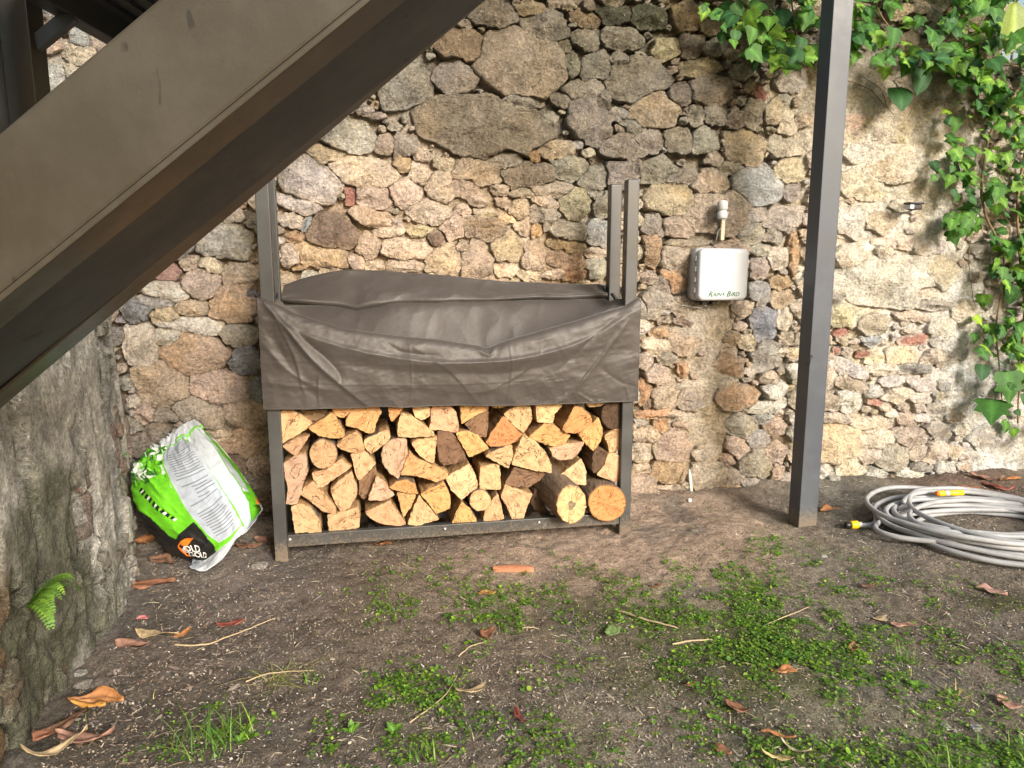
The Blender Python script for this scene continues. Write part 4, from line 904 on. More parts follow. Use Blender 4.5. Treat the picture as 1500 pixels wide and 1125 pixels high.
# ============================================================ FIREWOOD
WC = dict(pale=(.53, .36, .215), amber=(.53, .315, .145), cream=(.57, .405, .235), pink=(.47, .325, .235), tan=(.46, .305, .18), orange=(.52, .265, .115), dark=(.10, .065, .045), brown=(.20, .13, .085), ochre=(.45, .32, .16))
BARK = (.15, .105, .07); SPLIT = (.42, .25, .11)
def PL(pts): return [(400 + x / 5.556, 590 + y / 5.556) for x, y in pts]
def PR(pts): return [(660 + x / 5.556, 580 + y / 5.556) for x, y in pts]
def RND(cx, cy, rx, ry, n=22, ph=0): return [(cx + rx * math.cos(2 * math.pi * k / n + ph) * (1 + .02 * math.sin(3 * k)), cy + ry * math.sin(2 * math.pi * k / n + ph) * (1 + .02 * math.cos(2 * k))) for k in range(n)]
G = 'split logs stacked in the rack'
LOGS = [
(PL([(50,70),(150,62),(230,100),(320,165),(275,215),(180,270),(72,330),(60,200)]),'pale',0,'pale tan quarter log at the top left corner of the stack'),
(PL([(285,205),(400,140),(470,85),(505,110),(585,250),(560,285),(470,292),(360,265)]),'amber',0,'amber fan-shaped split log, second from the left in the top row'),
(PL([(465,20),(640,20),(640,65),(570,130),(510,100)]),'amber',0,'small amber wedge tucked under the cover above the fan-shaped amber log'),
(PL([(640,55),(700,20),(850,20),(885,75),(840,150),(820,240),(780,250),(700,215),(590,185),(600,130)]),'amber',0,'broad golden split log just below the cover, third large one from the left'),
(PL([(940,20),(1060,20),(1055,60),(970,155),(945,110)]),'orange',0,'narrow orange wedge pointing down from under the cover, left of the small round'),
(PL([(1135,30),(1200,20),(1270,30),(1278,100),(1240,135),(1200,142),(1160,118),(1135,70)]),'cream',0,'small yellowish round half hidden by the hem of the cover'),
(PL([(1285,60),(1300,30),(1450,30),(1490,90),(1508,170),(1505,250),(1440,235),(1370,220),(1270,220),(1290,130)]),'pale',0,'squarish pale split log under the hem, near the middle of the top row'),
(PL([(1050,85),(1130,110),(1200,160),(1300,235),(1310,265),(1220,280),(1020,280),(1015,180)]),'pale',0,'pale split log with one straight crack across it, left of the squarish one'),
(PL([(220,60),(440,60),(430,130),(380,160),(300,130)]),'brown',-.06,'dark brown log set back in shadow under the cover at the upper left'),
(PL([(75,355),(180,290),(295,272),(240,350),(190,438),(130,400)]),'tan',0,'thin pointed tan wedge against the left post, under the corner quarter log'),
(PL(RND(410,418,115,120)),'tan',.015,'tan round log with growth rings at the left, ringed by dark gaps'),
(PL([(510,350),(600,270),(680,235),(725,300),(740,385),(690,410),(640,408),(560,380)]),'tan',0,'brownish tan fan log right of the ringed round, above the white wedge'),
(PL([(735,310),(760,290),(870,240),(930,222),(955,260),(940,310),(860,380),(795,415),(765,390)]),'pale',0,'pale slanted oblong log between the two fan logs of the left half'),
(PL([(1020,290),(1085,300),(1095,420),(1060,500),(1020,612),(940,560),(890,490),(880,420),(900,350),(960,300)]),'pink',0,'pinkish grey half-round log with a star crack near its centre'),
(PL([(1130,325),(1180,300),(1330,285),(1320,380),(1310,490),(1270,485),(1200,440),(1160,390)]),'pale',0,'pale triangular quarter log right of the pinkish half-round'),
([(642,633),(660,632),(672,645),(680,660),(682,672),(668,678),(650,682),(643,670),(641,655)],'brown',.0,'reddish brown weathered log with a ragged cracked face, centre of the stack'),
(PL([(85,490),(180,440),(260,415),(275,440),(280,560),(245,660),(225,740),(195,825),(105,825),(120,700),(100,600)]),'pink',0,'tall pinkish slab standing on end beside the left post'),
(PL([(315,570),(430,545),(550,460),(580,490),(635,525),(500,620),(400,690),(370,685),(335,630)]),'pale',0,'pale slanted log shaped like a boomerang under the ringed round'),
(PL([(630,420),(740,390),(835,495),(770,570),(695,635),(665,560),(650,480)]),'cream',0,'whitish four-cornered wedge pointing down, left of centre'),
(PL([(1115,400),(1160,450),(1280,500),(1350,530),(1425,575),(1400,620),(1330,645),(1240,615),(1150,590),(1040,590),(1080,480)]),'amber',0,'long amber slab lying slanted below the triangular quarter log'),
(PL([(225,745),(260,690),(330,648),(400,730),(510,850),(510,890),(470,900),(400,880),(300,800)]),'tan',0,'slanted tan log with a crack across it, lower left'),
(PL([(465,710),(560,620),(640,560),(680,680),(680,760),(630,850),(555,882),(520,840),(490,770)]),'pale',0,'large pale log with fine radial cracks above the bottom row, left'),
(PL([(150,850),(220,820),(310,860),(380,950),(390,1050),(280,1055),(180,1055),(165,960)]),'tan',.01,'blocky tan log in the bottom left corner, on the base rail'),
(PL([(444,910),(560,890),(690,850),(705,930),(700,1020),(570,1040),(460,1045)]),'tan',.01,'squat box-shaped tan log, second from the left on the base rail'),
(PL([(770,795),(840,600),(900,640),(945,700),(985,745),(900,795)]),'pink',0,'pinkish triangular log leaning left, above the wide bottom fan'),
(PL([(945,690),(1010,640),(1080,625),(1150,660),(1180,740),(1080,735),(1000,715)]),'orange',0,'small orange half-moon log under the long amber slab'),
(PL([(1010,735),(1165,748),(1120,850),(1060,935),(1040,850)]),'amber',0,'narrow amber wedge pointing down, under the half-moon log'),
(PL([(750,890),(860,840),(950,800),(1000,870),(1080,985),(1000,1000),(880,985),(790,940)]),'tan',.01,'wide fan-shaped tan log on the base rail, third from the left'),
(PL([(1190,760),(1260,845),(1350,950),(1260,975),(1170,1000),(1095,985),(1140,860)]),'pale',.01,'pale triangle standing on the base rail left of centre'),
(PL([(1200,745),(1300,685),(1390,650),(1440,760),(1440,860),(1330,905),(1275,830)]),'amber',0,'five-cornered amber log leaning on the pale triangle'),
(PL([(700,640),(830,520),(848,600),(790,740),(740,790),(700,740)]),'brown',-.05,'dark brown bark side of a log set back, left of the pinkish triangle'),
(PR([(80,50),(300,50),(308,110),(200,165),(90,230)]),'amber',0,'yellow angular log under the hem above the grey bark log'),
(PR([(115,225),(200,168),(310,120),(305,250),(290,340),(230,330),(160,285)]),'brown',-.01,'greyish brown bark-covered log below the hem, just right of centre'),
(PR([(320,40),(460,40),(455,88),(400,103),(345,95)]),'cream',-.02,'thin cream sliver of a log peeping out under the hem right of centre'),
(PR([(430,150),(520,90),(560,60),(640,60),(665,190),(595,300),(540,260),(480,200)]),'cream',0,'cream log with a pointed lower end, hem height, right of centre'),
(PR([(430,168),(500,232),(583,322),(540,370),(430,410),(330,415),(290,385),(340,290)]),'orange',0,'dark orange triangular log with a rounded lower left corner'),
(PR([(690,50),(905,50),(905,85),(850,150),(830,225),(710,210)]),'cream',0,'cream block tapering downward, under the hem at the right half'),
(PR([(640,330),(700,280),(770,225),(860,250),(970,320),(930,390),(850,415),(740,385),(650,350)]),'amber',0,'broad light amber log shaped like a fish, right half, second row'),
(PR([(910,270),(960,180),(1010,90),(1080,100),(1140,160),(1150,225),(1080,285),(1000,305),(930,295)]),'orange',.01,'orange half-round log with reddish bark, top row near the right end'),
(PR([(1090,45),(1270,45),(1255,65),(1215,88),(1130,92)]),'cream',-.02,'flat cream sliver under the hem near the right post'),
(PR(RND(1325,158,98,114)),'dark',.0,'dark brown round log at the top right corner of the stack'),
(PR([(1040,310),(1130,250),(1200,175),(1240,270),(1225,370),(1160,450),(1110,395)]),'amber',0,'yellow amber fan log below the dark round at the right'),
(PR([(1250,330),(1310,280),(1400,260),(1410,420),(1300,465),(1280,390)]),'cream',0,'small cream log against the right post, upper one of two'),
(PR([(810,425),(870,405),(960,390),(1090,375),(1060,440),(990,515),(900,525),(830,490)]),'pink',0,'pinkish upturned half-moon log with a blackened upper edge'),
(PR([(45,300),(130,280),(220,320),(310,425),(150,500),(110,420),(65,350)]),'amber',0,'amber split log between the reddish brown cracked log and the orange triangle'),
(PR([(285,490),(340,450),(440,415),(500,400),(510,490),(470,590),(400,550)]),'pale',0,'small pale kite-shaped log left of the biggest wedge'),
(PR([(595,320),(700,380),(770,450),(820,560),(820,625),(700,610),(500,560),(530,460)]),'cream',.01,'largest pale wedge, with scratchy grain, in the middle of the right half'),
(PR([(440,715),(520,580),(620,592),(780,632),(700,710),(620,750),(520,740)]),'brown',-.01,'dark reddish brown log directly under the largest pale wedge'),
(PR([(875,660),(960,590),(1060,510),(1100,600),(1100,725),(1000,720),(900,705)]),'cream',0,'cream triangular log above the big protruding round'),
(PR([(1150,600),(1160,470),(1200,420),(1275,462),(1250,560),(1170,632)]),'dark',-.01,'dark charred log end between the cream triangle and the waisted cream log'),
(PR([(1280,472),(1330,467),(1410,515),(1380,600),(1365,700),(1250,670),(1187,636),(1252,562)]),'cream',0,'waisted cream log against the right post, lower one of two'),
([(653,700),(662,694),(687,680),(696,695),(700,713),(676,731),(661,718)],'cream',0,'large yellowish five-cornered log right of the rack centre'),
(PR([(240,575),(330,560),(400,560),(410,760),(320,762),(240,760)]),'cream',0,'nearly square cream log right of the yellowish five-cornered one'),
(PR(RND(240,850,87,88,20)),'cream',.01,'smallest round log, cream, near the base rail'),
(PR([(90,865),(160,920),(210,1000),(215,1045),(110,1055),(10,1040),(50,940)]),'amber',.01,'arched amber log on the base rail left of the smallest round'),
(PR([(280,910),(385,795),(410,880),(435,1000),(350,1020),(270,1035)]),'pale',.01,'pale pointed log on the base rail right of the smallest round'),
(PR([(440,725),(530,760),(665,805),(620,920),(580,1030),(510,1030),(460,900),(410,820)]),'pale',.01,'tall pale tapering log standing on the base rail, left of the protruding round'),
(PR(RND(985,885,122,160,26)),'cream',.12,'big round log with rough bark and grey-brown heart, sticking out over the base rail'),
(PR(RND(1275,872,160,148,26)),'orange',.06,'big smooth orange round log at the bottom right corner'),
(PR([(650,870),(680,770),(740,760),(780,960),(700,940)]),'dark',-.08,'dull dark log set back behind the protruding round'),
]
def log_mesh(poly, colk, dw, label, idx):
    rg = np.random.default_rng(3000 + idx)
    w = FW - .028 + dw + rg.uniform(-.014, .012)
    P = np.array([wall_at(x, y, w) for x, y in poly])
    ctr = P.mean(0)
    rnd = len(P) >= 20
    if not rnd: P = ctr + (P - ctr) * 1.035
    out, isb = [], []
    n = len(P)
    # convex, gently turning corners are bark; others are split faces
    turn = []
    for k in range(n):
        a = P[k] - P[k - 1]; b = P[(k + 1) % n] - P[k]
        t_ = math.degrees(math.atan2(a[0] * b[1] - a[1] * b[0], a @ b)); turn.append(t_)
    sgn_ = 1 if sum(turn) > 0 else -1
    for k in range(n):
        a, b = P[k], P[(k + 1) % n]; Lg = np.linalg.norm(b - a); m = max(1, int(Lg / .009))
        bark = rnd or (4 < sgn_ * turn[k] < 45 and 4 < sgn_ * turn[(k + 1) % n] < 50)
        for q_ in range(m):
            f = q_ / m; p = a + (b - a) * f
            out.append(p); isb.append(bark)
    out = np.array(out); nn = len(out)
    # soften the corners and roughen the outline
    out = .18 * np.roll(out, 1, 0) + .64 * out + .18 * np.roll(out, -1, 0)
    dr = out - ctr; rl = np.linalg.norm(dr, axis=1, keepdims=True); dr = dr / rl
    out = out + dr * (.0035 * fbm(out[:, 0] * 45, out[:, 1] * 45, idx, 301, 3) + (0.002 if rnd else 0.003) * vn(out[:, 0] * 130, out[:, 1] * 130, idx, 302))[:, None]
    LEN = rg.uniform(.27, .32) + max(dw, 0)
    tl = rg.uniform(-.06, .06, 2)
    ws = np.array([0, .004, .03, .09, .16, .23, 1.0]) ; ws = np.array([0, .003, .02, .07, .13, .2, LEN])
    ax = rg.uniform(-.04, .02, 2) * 0.5
    if idx == 57: ax = np.array([-.20, .10])
    if idx == 58: ax = np.array([-.10, .06])
    V = []
    for j, dd in enumerate(ws):
        grow = (1.0 if j else .985) + (.05 * sst(.0, .03, dd) if idx == 57 else 0)
        q_ = ctr + (out - ctr) * grow + ax * dd
        nz = .004 * fbm(out[:, 0] * 30, out[:, 1] * 30, dd * 14, 303, 3) * (j > 1)
        q_ = q_ + dr * nz[:, None] * (1.8 if np.any(isb) else 1)
        tw = (tl[0] * (q_[:, 0] - ctr[0]) + tl[1] * (q_[:, 1] - ctr[1])) * (1 if j < 2 else 0)
        if colk == 'brown' and j < 2: tw = tw + .006 * fbm(out[:, 0] * 60, out[:, 1] * 20, idx, 305)
        V.append(uwz_arr(q_[:, 0], w - dd + tw, q_[:, 1]))
    sideV = np.vstack(V)
    F = [tuple(int(i) for i in f) for f in grid_faces(len(ws), nn, True)]
    nb = len(sideV)
    capV = V[0]                                   # separate verts so the end face is crisp
    c3_ = np.array(UWZ(ctr[0], w, ctr[1])); inn_ = capV + (c3_ - capV) * .07; inn_ = inn_ + np.array([NX[0], NX[1], 0]) * .0006
    for k in range(nn): F.append((nb + k, nb + (k + 1) % nn, nb + nn + (k + 1) % nn, nb + nn + k))
    F.append(tuple(nb + nn + k for k in range(nn)))
    F.append(tuple((len(ws) - 1) * nn + k for k in range(nn))[::-1])
    allV = np.vstack([sideV, capV, inn_])
    base = np.array(WC[colk]) * np.array([1.0, .96, .90]) * rg.uniform(.88, 1.12) * (1 + rg.uniform(-.05, .05, 3))
    side = np.array([BARK if isb[k] else (SPLIT if colk not in ('dark', 'brown') else BARK) for k in range(nn)])
    sideC = np.tile(side, (len(ws), 1)); sideC[:nn] = base * .9
    cap = np.tile(base, (nn, 1))
    if rnd or True:
        bk = np.array(isb)
        cap[bk] = cap[bk] * .40
    C_ = np.vstack([sideC, cap, np.tile(base, (nn, 1))])
    mi = [1] * (len(F) - 2 - nn) + [0] * (nn + 2)
    sm = True
    o = mesh_from('log', allV, F, [M['wood_end'], M['bark']], None, origin=UWZ(ctr[0], w, ctr[1]), colors=C_, matidx=mi)
    me = o.data; me.polygons[len(F) - 2].use_smooth = False
    corner = int(np.argmax(np.linalg.norm(out - ctr, axis=1))) if not rnd else None
    pc = (out[corner] - ctr) * .9 if corner is not None else np.array([.01, .005])
    o['pith'] = (float(pc[0] * UX[0]), float(pc[0] * UX[1]), float(pc[1]))
    if idx == 57:                                  # grey-brown heartwood patch of the protruding round
        nb_ = 18; hv = []
        for k in range(nb_):
            t_ = 2 * math.pi * k / nb_; rr = .020 * (1 + .18 * math.sin(3 * t_ + 1) + .1 * math.sin(5 * t_))
            uu, zz = ctr[0] + rr * math.cos(t_) * .9, ctr[1] - .002 + rr * math.sin(t_) * 1.25
            hv.append(UWZ(uu, w + tl[0] * (uu - ctr[0]) + tl[1] * (zz - ctr[1]) + .0018, zz))
        h = mesh_from('heartwood', np.array([tuple(v) for v in hv]), [tuple(range(nb_))], M['wood_end'], o, colors=np.full((nb_, 3), .22) * np.array([1.2, .95, .62]), smooth=False)
        h['pith'] = (0, 0, 0)
    tag(o, label, 'log', G)
    return o
for i_, (poly, ck_, dw_, lb_) in enumerate(LOGS): log_mesh(poly, ck_, dw_, lb_, i_)

# ============================================================ COVER
def line_uz(pts, w):
    a = np.array([wall_at(x, y, w) for x, y in pts]); return a
WFc, WRg, WTr, WFo, WBk = FW + .018, FW + .012, .43, .30, .185
ridge_l = line_uz([(377,438),(400,446),(423,459),(460,471),(505,484),(571,493),(646,500),(700,508),(716,512),(735,503),(774,492),(836,475),(880,462),(918,451),(937,438)], WRg)
bot_l = line_uz([(390,600),(440,599),(547,597),(620,596),(691,594),(780,593),(857,591),(931,588)], WFc)
fold_l = line_uz([(402,440),(456,443),(500,447),(522,452),(571,443),(640,441),(712,440),(780,437),(836,436),(877,434)], WFo)
back_l = line_uz([(410,422),(440,409),(464,403),(505,396),(571,399),(629,403),(691,409),(745,415),(820,417),(881,418)], WBk)
NSu, NT = 420, 260
s = np.linspace(0, 1, NSu)
uF0, uF1 = RU0 - .012, RU1 + .014
uI0, uI1 = RU0 + PS + .006, RU1 - PS - .006
def zl_(line, u): return np.interp(u, line[:, 0], line[:, 1])
def smooth1(a, k=9):
    kk = np.hanning(k + 2)[1:-1]; kk /= kk.sum(); return np.convolve(np.pad(a, k // 2, mode='edge'), kk, 'valid')
uf = uF0 + (uF1 - uF0) * s; ui = uI0 + (uI1 - uI0) * s
zb = smooth1(zl_(bot_l, uf), 21); zr = smooth1(zl_(ridge_l, uf), 15); zf = smooth1(zl_(fold_l, ui), 11); zk = smooth1(zl_(back_l, ui), 25)
mid_ = np.sin(np.pi * s) ** .6
ctrl = [  # (t, u, w, z)
 (0.00, uf, WFc + .005 * np.sin(s * 23) + .004 * vn(s * 31, 0.5), zb + .006 * fbm(s * 14, s * 0, 0, 433, 3)),
 (0.22, uf, WFc + .006 + .012 * mid_, zb * .62 + zr * .38),
 (0.40, uf, WFc + .004 + .020 * mid_, zb * .20 + zr * .80),
 (0.48, uf, WRg + .002 * mid_, zr),
 (0.53, uf * .6 + ui * .4, WRg - .05 - .01 * mid_, zr - .006),
 (0.64, ui, WTr + 0 * s, zr * .75 + zf * .25 - .105 * mid_ - .010),
 (0.755, ui, WFo + .010 + 0 * s, zf - .028),
 (0.785, ui, WFo - .050 + 0 * s, zf - .016),
 (0.815, ui, WFo - .004 + .006 * np.sin(s * 31), zf + .006),
 (0.90, ui, WFo * .5 + WBk * .5 + .012 * mid_, zf * .45 + zk * .55 - .012),
 (1.00, ui, WBk + 0 * s, zk)]
tt = np.linspace(0, 1, NT)
ct = np.array([c[0] for c in ctrl])
U_, W_, Z_ = (np.zeros((NT, NSu)) for _ in range(3))
CU = np.array([c[1] for c in ctrl]); CW = np.array([c[2] for c in ctrl]); CZ = np.array([c[3] for c in ctrl])
seg_i = np.interp(tt, ct, np.arange(len(ct)))
def crow(A, f):
    i = np.clip(f.astype(int), 0, len(A) - 2); a = (f - i)[:, None]
    g = lambda k: A[np.clip(k, 0, len(A) - 1)]
    p0, p1, p2, p3 = g(i - 1), g(i), g(i + 1), g(i + 2)
    return 0.5 * (2 * p1 + (p2 - p0) * a + (2 * p0 - 5 * p1 + 4 * p2 - p3) * a ** 2 + (3 * p1 - p0 - 3 * p2 + p3) * a ** 3)
U_, W_, Z_ = crow(CU, seg_i), crow(CW, seg_i), crow(CZ, seg_i)
SS, TT = np.meshgrid(s, tt)
disp = np.zeros_like(U_)
front = 1 - sst(.46, .53, TT)
def foldline(pts, amp, wid, asym=0.0, mask=front, wpl=WFc):
    global disp
    a = np.array([wall_at(x, y, wpl) for x, y in pts]); a = catmull(a, 60)
    best_ = np.full(U_.shape, 1e9); sg = np.zeros(U_.shape); al = np.zeros(U_.shape)
    for k in range(len(a) - 1):
        p, d_ = a[k], a[k + 1] - a[k]; L2 = d_ @ d_ + 1e-12
        t_ = np.clip(((U_ - p[0]) * d_[0] + (Z_ - p[1]) * d_[1]) / L2, 0, 1)
        ex_, ez_ = U_ - p[0] - t_ * d_[0], Z_ - p[1] - t_ * d_[1]
        dd = np.hypot(ex_, ez_); m_ = dd < best_
        best_ = np.where(m_, dd, best_); sg = np.where(m_, np.sign(d_[0] * ez_ - d_[1] * ex_), sg); al = np.where(m_, (k + t_) / 59, al)
    wd = wid * (1 + asym * sg)
    prof_ = np.exp(-(best_ / wd) ** 1.5) * np.sin(np.pi * np.clip(al * .92 + .04, 0, 1)) ** .5
    disp = disp + amp * (.62 if abs(amp) < .0139 else .85) * prof_ * mask
foldline([(388,446),(420,480),(462,530),(540,596)], .020, .022, .5)
foldline([(400,452),(450,500),(492,540),(500,560)], -.014, .02)
foldline([(396,470),(404,500),(430,545),(470,590)], -.012, .03)
foldline([(384,500),(420,540),(450,560),(466,566)], .010, .016)
foldline([(467,548),(466,575),(468,596)], .007, .007, .5)
foldline([(390,560),(440,566),(500,572)], .006, .014)
foldline([(400,470),(470,498),(560,520),(660,530),(760,524),(850,500),(925,458)], .016, .026, -.5)
foldline([(430,500),(520,534),(620,545),(740,545),(840,525),(900,500)], -.008, .026)
foldline([(520,572),(600,566),(690,574),(760,560)], .005, .022, .4)
foldline([(600,505),(660,545),(700,590)], .005, .012, .5)
foldline([(395,450),(430,520),(445,575)], .007, .010, .5)
foldline([(800,500),(770,540),(720,570)], .005, .012, -.5)
foldline([(918,470),(880,520),(840,570),(812,592)], .011, .013, .5)
foldline([(905,460),(860,500),(820,540)], -.008, .014)
foldline([(700,512),(716,520),(726,508)], .012, .010)
foldline([(560,497),(590,515),(640,520)], -.008, .010)
foldline([(845,576),(870,590)], .006, .008); foldline([(915,560),(922,588)], .006, .008)
foldline([(880,540),(910,560),(932,566)], -.006, .012)
foldline([(745,505),(748,540),(742,590)], .004, .006, .5)
foldline([(600,505),(604,560),(602,594)], .0035, .006, -.5)
for yy in (525, 555):
    foldline([(385, yy), (520, yy + 8), (700, yy + 6), (930, yy - 10)], .0016, .006, .6)
inner = 1 - front
un = U_ * 1.0; 
disp += inner * (.010 * ridge(U_ * 3 + TT * 4, TT * 5 - U_ * 1.2, 0, 401, 2) + .0022 * ridge(U_ * 11 - TT * 9, TT * 11 + U_ * 3, 1, 402, 1)) * sst(.5, .6, TT)
disp += front * (.004 * ridge(U_ * 5 + Z_ * 3, Z_ * 9 - U_ * 2, 2, 403, 3) + .003 * fbm(U_ * 14, Z_ * 14, 2, 404, 3))
sharp = (.0018 - .0010 * inner) * ridge(U_ * 20 + Z_ * 14, Z_ * 24 - U_ * 9, 4, 405, 2) * sst(.1, .5, fbm(U_ * 4, Z_ * 4, 6, 406, 2)); disp += sharp
P3 = uwz_arr(U_, W_, Z_)
tu = np.gradient(P3, axis=1); tv = np.gradient(P3, axis=0); nn_ = np.cross(tu, tv); nn_ /= np.linalg.norm(nn_, axis=2, keepdims=True) + 1e-9
NXv = np.array([NX[0], NX[1], 0]);
if (nn_[20, 200] @ NXv) < 0: nn_ = -nn_
P3 = P3 + nn_ * disp[..., None]
cover = empty('rack_cover', UWZ((RU0 + RU1) / 2, FW, .72), 'sagging grey-brown fabric cover draped over the log rack above the logs', 'cover')
mesh_from('cloth', P3.reshape(-1, 3), grid_faces(NT, NSu), M['cloth'], cover)
# short side flaps wrapping the end posts, and the sewn hem
for (u_, sg_, kx) in ((uF0, -1, 0), (uF1, 1, -1)):
    na, nb2 = 60, 50
    A, B = np.meshgrid(np.linspace(0, 1, na), np.linspace(0, 1, nb2))
    wv = (WFc + .003) - A * (WFc - (RW - PS - .02))
    zt = zr[kx] + A * (.02 if sg_ < 0 else -.01); zz = zb[kx] + B * (zt - zb[kx]) + .01 * np.sin(A * 4)
    uo = u_ + sg_ * (.008 * np.sin(A * math.pi) + .006 * fbm(A * 5, B * 5, kx, 410, 3)) * sst(0, .12, A)
    mesh_from('side_flap', uwz_arr(uo, wv, zz).reshape(-1, 3), grid_faces(nb2, na), M['cloth'], cover)
hemP = P3[2] + np.array([NX[0], NX[1], 0]) * .001
tube('hem', catmull(hemP[::4], 200), .0028, M['cloth'], cover, 6)
hemB = P3[-1]; tube('hem', catmull(hemB[::4], 160), .003, M['cloth'], cover, 6)
for (x0, y0, x1, y1, w_) in ((884,418,900,440,.26), (896,430,918,444,.36), (404,428,398,446,.40)):
    p0 = UWZ(*[wall_at(x0, y0, w_)[0], w_, wall_at(x0, y0, w_)[1]]); p1 = UWZ(wall_at(x1, y1, w_)[0], w_, wall_at(x1, y1, w_)[1])
    mm_ = (p0 + p1) / 2 + Vector((0, 0, -.02))
    Pk = catmull([tuple(p0), tuple(mm_), tuple(p1)], 14)
    V, F = tube_geo(Pk, .012, 6); V = V.copy(); V[:, 2] = V[:, 2] + .004 * np.sin(np.arange(len(V)))
    mesh_from('tie_strap', V, F, M['black_plastic'], cover, origin=V[0])

# ============================================================ SACK IN THE CORNER
ROWS = [
 ([(277,830),(289,842),(303,849),(327,818),(346,790),(353,784),(368,770),(384,742)], .665, -.02),
 ([(281,829),(298,821),(316,809),(337,792),(353,771),(358,775),(368,767),(382,748)], .645, 0),
 ([(248,806),(270,790),(295,778),(322,762),(339,743),(347,751),(364,738),(379,738)], .61, 0),
 ([(213,765),(240,756),(272,750),(300,732),(321,713),(328,721),(347,708),(363,711)], .54, 0),
 ([(194,722),(218,714),(247,706),(277,694),(301,681),(308,690),(327,676),(339,678)], .46, 0),
 ([(198,690),(215,687),(238,678),(263,668),(282,655),(289,662),(308,649),(315,650)], .38, 0),
 ([(224,662),(236,657),(246,654),(257,650),(268,640),(274,645),(288,628),(296,627)], .30, 0),
 ([(247,645),(250,640),(254,636),(260,630),(265,625),(270,621),(277,617),(285,615)], .25, 0)]
COFF = [-.15, -.045, 0, .025, .008, 0, -.05, -.14]
BG = np.zeros((8, 10, 3))
for r_, (pp_, w_, _) in enumerate(ROWS):
    th = 1.0 if 0 < r_ < 6 else (.35 if r_ == 0 else .5)
    for c_, (x, y) in enumerate(pp_):
        ww = w_ + COFF[c_] * th
        u_, z_ = wall_at(x, y, ww)
        BG[r_, c_ + 1] = (u_, ww, max(z_, .012))
    BG[r_, 0] = BG[r_, 1] + np.array([.05, -.12 * th, .01]); BG[r_, 9] = BG[r_, 8] + np.array([-.03, -.12 * th, .0])
def bag_uwz(sc, br):
    """sc column 0..7 as traced (may run to -1, 8), br row 0..7"""
    sc = np.asarray(sc, float) + 1; br = np.asarray(br, float)
    i = np.clip(np.floor(sc).astype(int), 0, 8); fu = sc - i; j = np.clip(np.floor(br).astype(int), 0, 6); fv = br - j
    fu = fu[..., None]; fv = fv[..., None]
    g = lambda a, b: BG[np.clip(a, 0, 7), np.clip(b, 0, 9)]
    def rowv(a):
        p0, p1, p2, p3 = g(a, i - 1), g(a, i), g(a, i + 1), g(a, i + 2)
        cr = 0.5 * (2 * p1 + (p2 - p0) * fu + (2 * p0 - 5 * p1 + 4 * p2 - p3) * fu ** 2 + (3 * p1 - p0 - 3 * p2 + p3) * fu ** 3)
        return .45 * cr + .55 * (p1 + (p2 - p1) * fu)
    q0, q1, q2, q3 = rowv(j - 1), rowv(j), rowv(j + 1), rowv(j + 2)
    return 0.5 * (2 * q1 + (q2 - q0) * fv + (2 * q0 - 5 * q1 + 4 * q2 - q3) * fv ** 2 + (3 * q1 - q0 - 3 * q2 + q3) * fv ** 3)
def bag_disp(sc, br):
    top = sst(3.6, 5.2, br); left = 1 - sst(1.2, 2.2, sc)
    d_ = .006 * fbm(sc * 1.3, br * 1.3, 0, 501, 3) + .010 * left * ridge(sc * 1.6 + br * .6, br * 1.2, 0, 502, 2) * sst(.5, 1.5, br)
    d_ = d_ + top * (.010 * ridge(sc * 2.1, br * .9, 0, 503, 3)) + (.026 * ridge(sc * 2.3 + br, br * 2.2, 3, 504, 3)) * sst(4.2, 4.8, br) * (1 - sst(1.6, 2.3, sc))
    d_ = d_ + .004 * ridge(sc * .7 + 3, br * 3.1, 5, 505, 2) * (1 - top)
    return d_
def bag_pt(sc, br, off=0.0):
    sc = np.asarray(sc, float); br = np.asarray(br, float); e = .02
    p = bag_uwz(sc, br); a = bag_uwz(sc + e, br) - bag_uwz(sc - e, br); b = bag_uwz(sc, np.minimum(br + e, 7)) - bag_uwz(sc, np.maximum(br - e, 0))
    n = np.cross(a, b); n /= np.linalg.norm(n, axis=-1, keepdims=True) + 1e-9
    n = n * np.where(n[..., 1:2] < 0, -1, 1)
    n = np.where(np.abs(n) > 2, 0, n)
    p = p + n * (bag_disp(sc, br) + off)[..., None]
    return uwz_arr(p[..., 0], p[..., 1], p[..., 2])
scg, brg = np.meshgrid(np.linspace(-1, 8, 300), np.linspace(0, 7, 300))
Pb = bag_pt(scg, brg)
GRN = np.array([.13, .48, .02]); BLK = np.array([.014, .014, .014]); WHT = np.array([.40, .44, .49]); LBL = np.array([.35, .40, .47])
Cb = np.tile(WHT, scg.shape + (1,)).reshape(scg.shape + (3,))
def put(mask, c):
    Cb[mask] = c
edge = .05 * vn(scg * 6, brg * 6, 0, 510)
bnd = np.interp(scg, [-1, 0, .55, .62, .75, 2.0], [3.7, 3.55, 3.1, 2.35, 2.15, 2.5])
leftm = scg + edge * .3 < 2.02
put(leftm & (brg > 1.0), BLK); put(leftm & (brg > bnd) , GRN)
put(leftm & (brg > 4.4) & (fbm(scg * 3, brg * 3, 0, 511, 3) > .05), np.array([.62, .72, .62])); put(leftm & (brg > 4.2) & (fbm(scg * 4, brg * 3, 4, 512, 3) > .22), np.array([.03, .12, .02]))
mid_m = (scg >= 2.02) & (scg < 5.0) & (brg > 1.0) & (brg < 6.2)
put(mid_m, GRN)
put((scg > 2.10 + .28 * (1 - sst(1, 1.9, brg)) + .015) & (scg < 4.08) & (brg > 1.32 - .12 * (scg - 2)) & (brg < 5.9), WHT)
put((scg > 2.18 + .28 * (1 - sst(1, 1.9, brg))) & (scg < 3.98) & (brg > 1.40 - .12 * (scg - 2)) & (brg < 5.8), LBL)
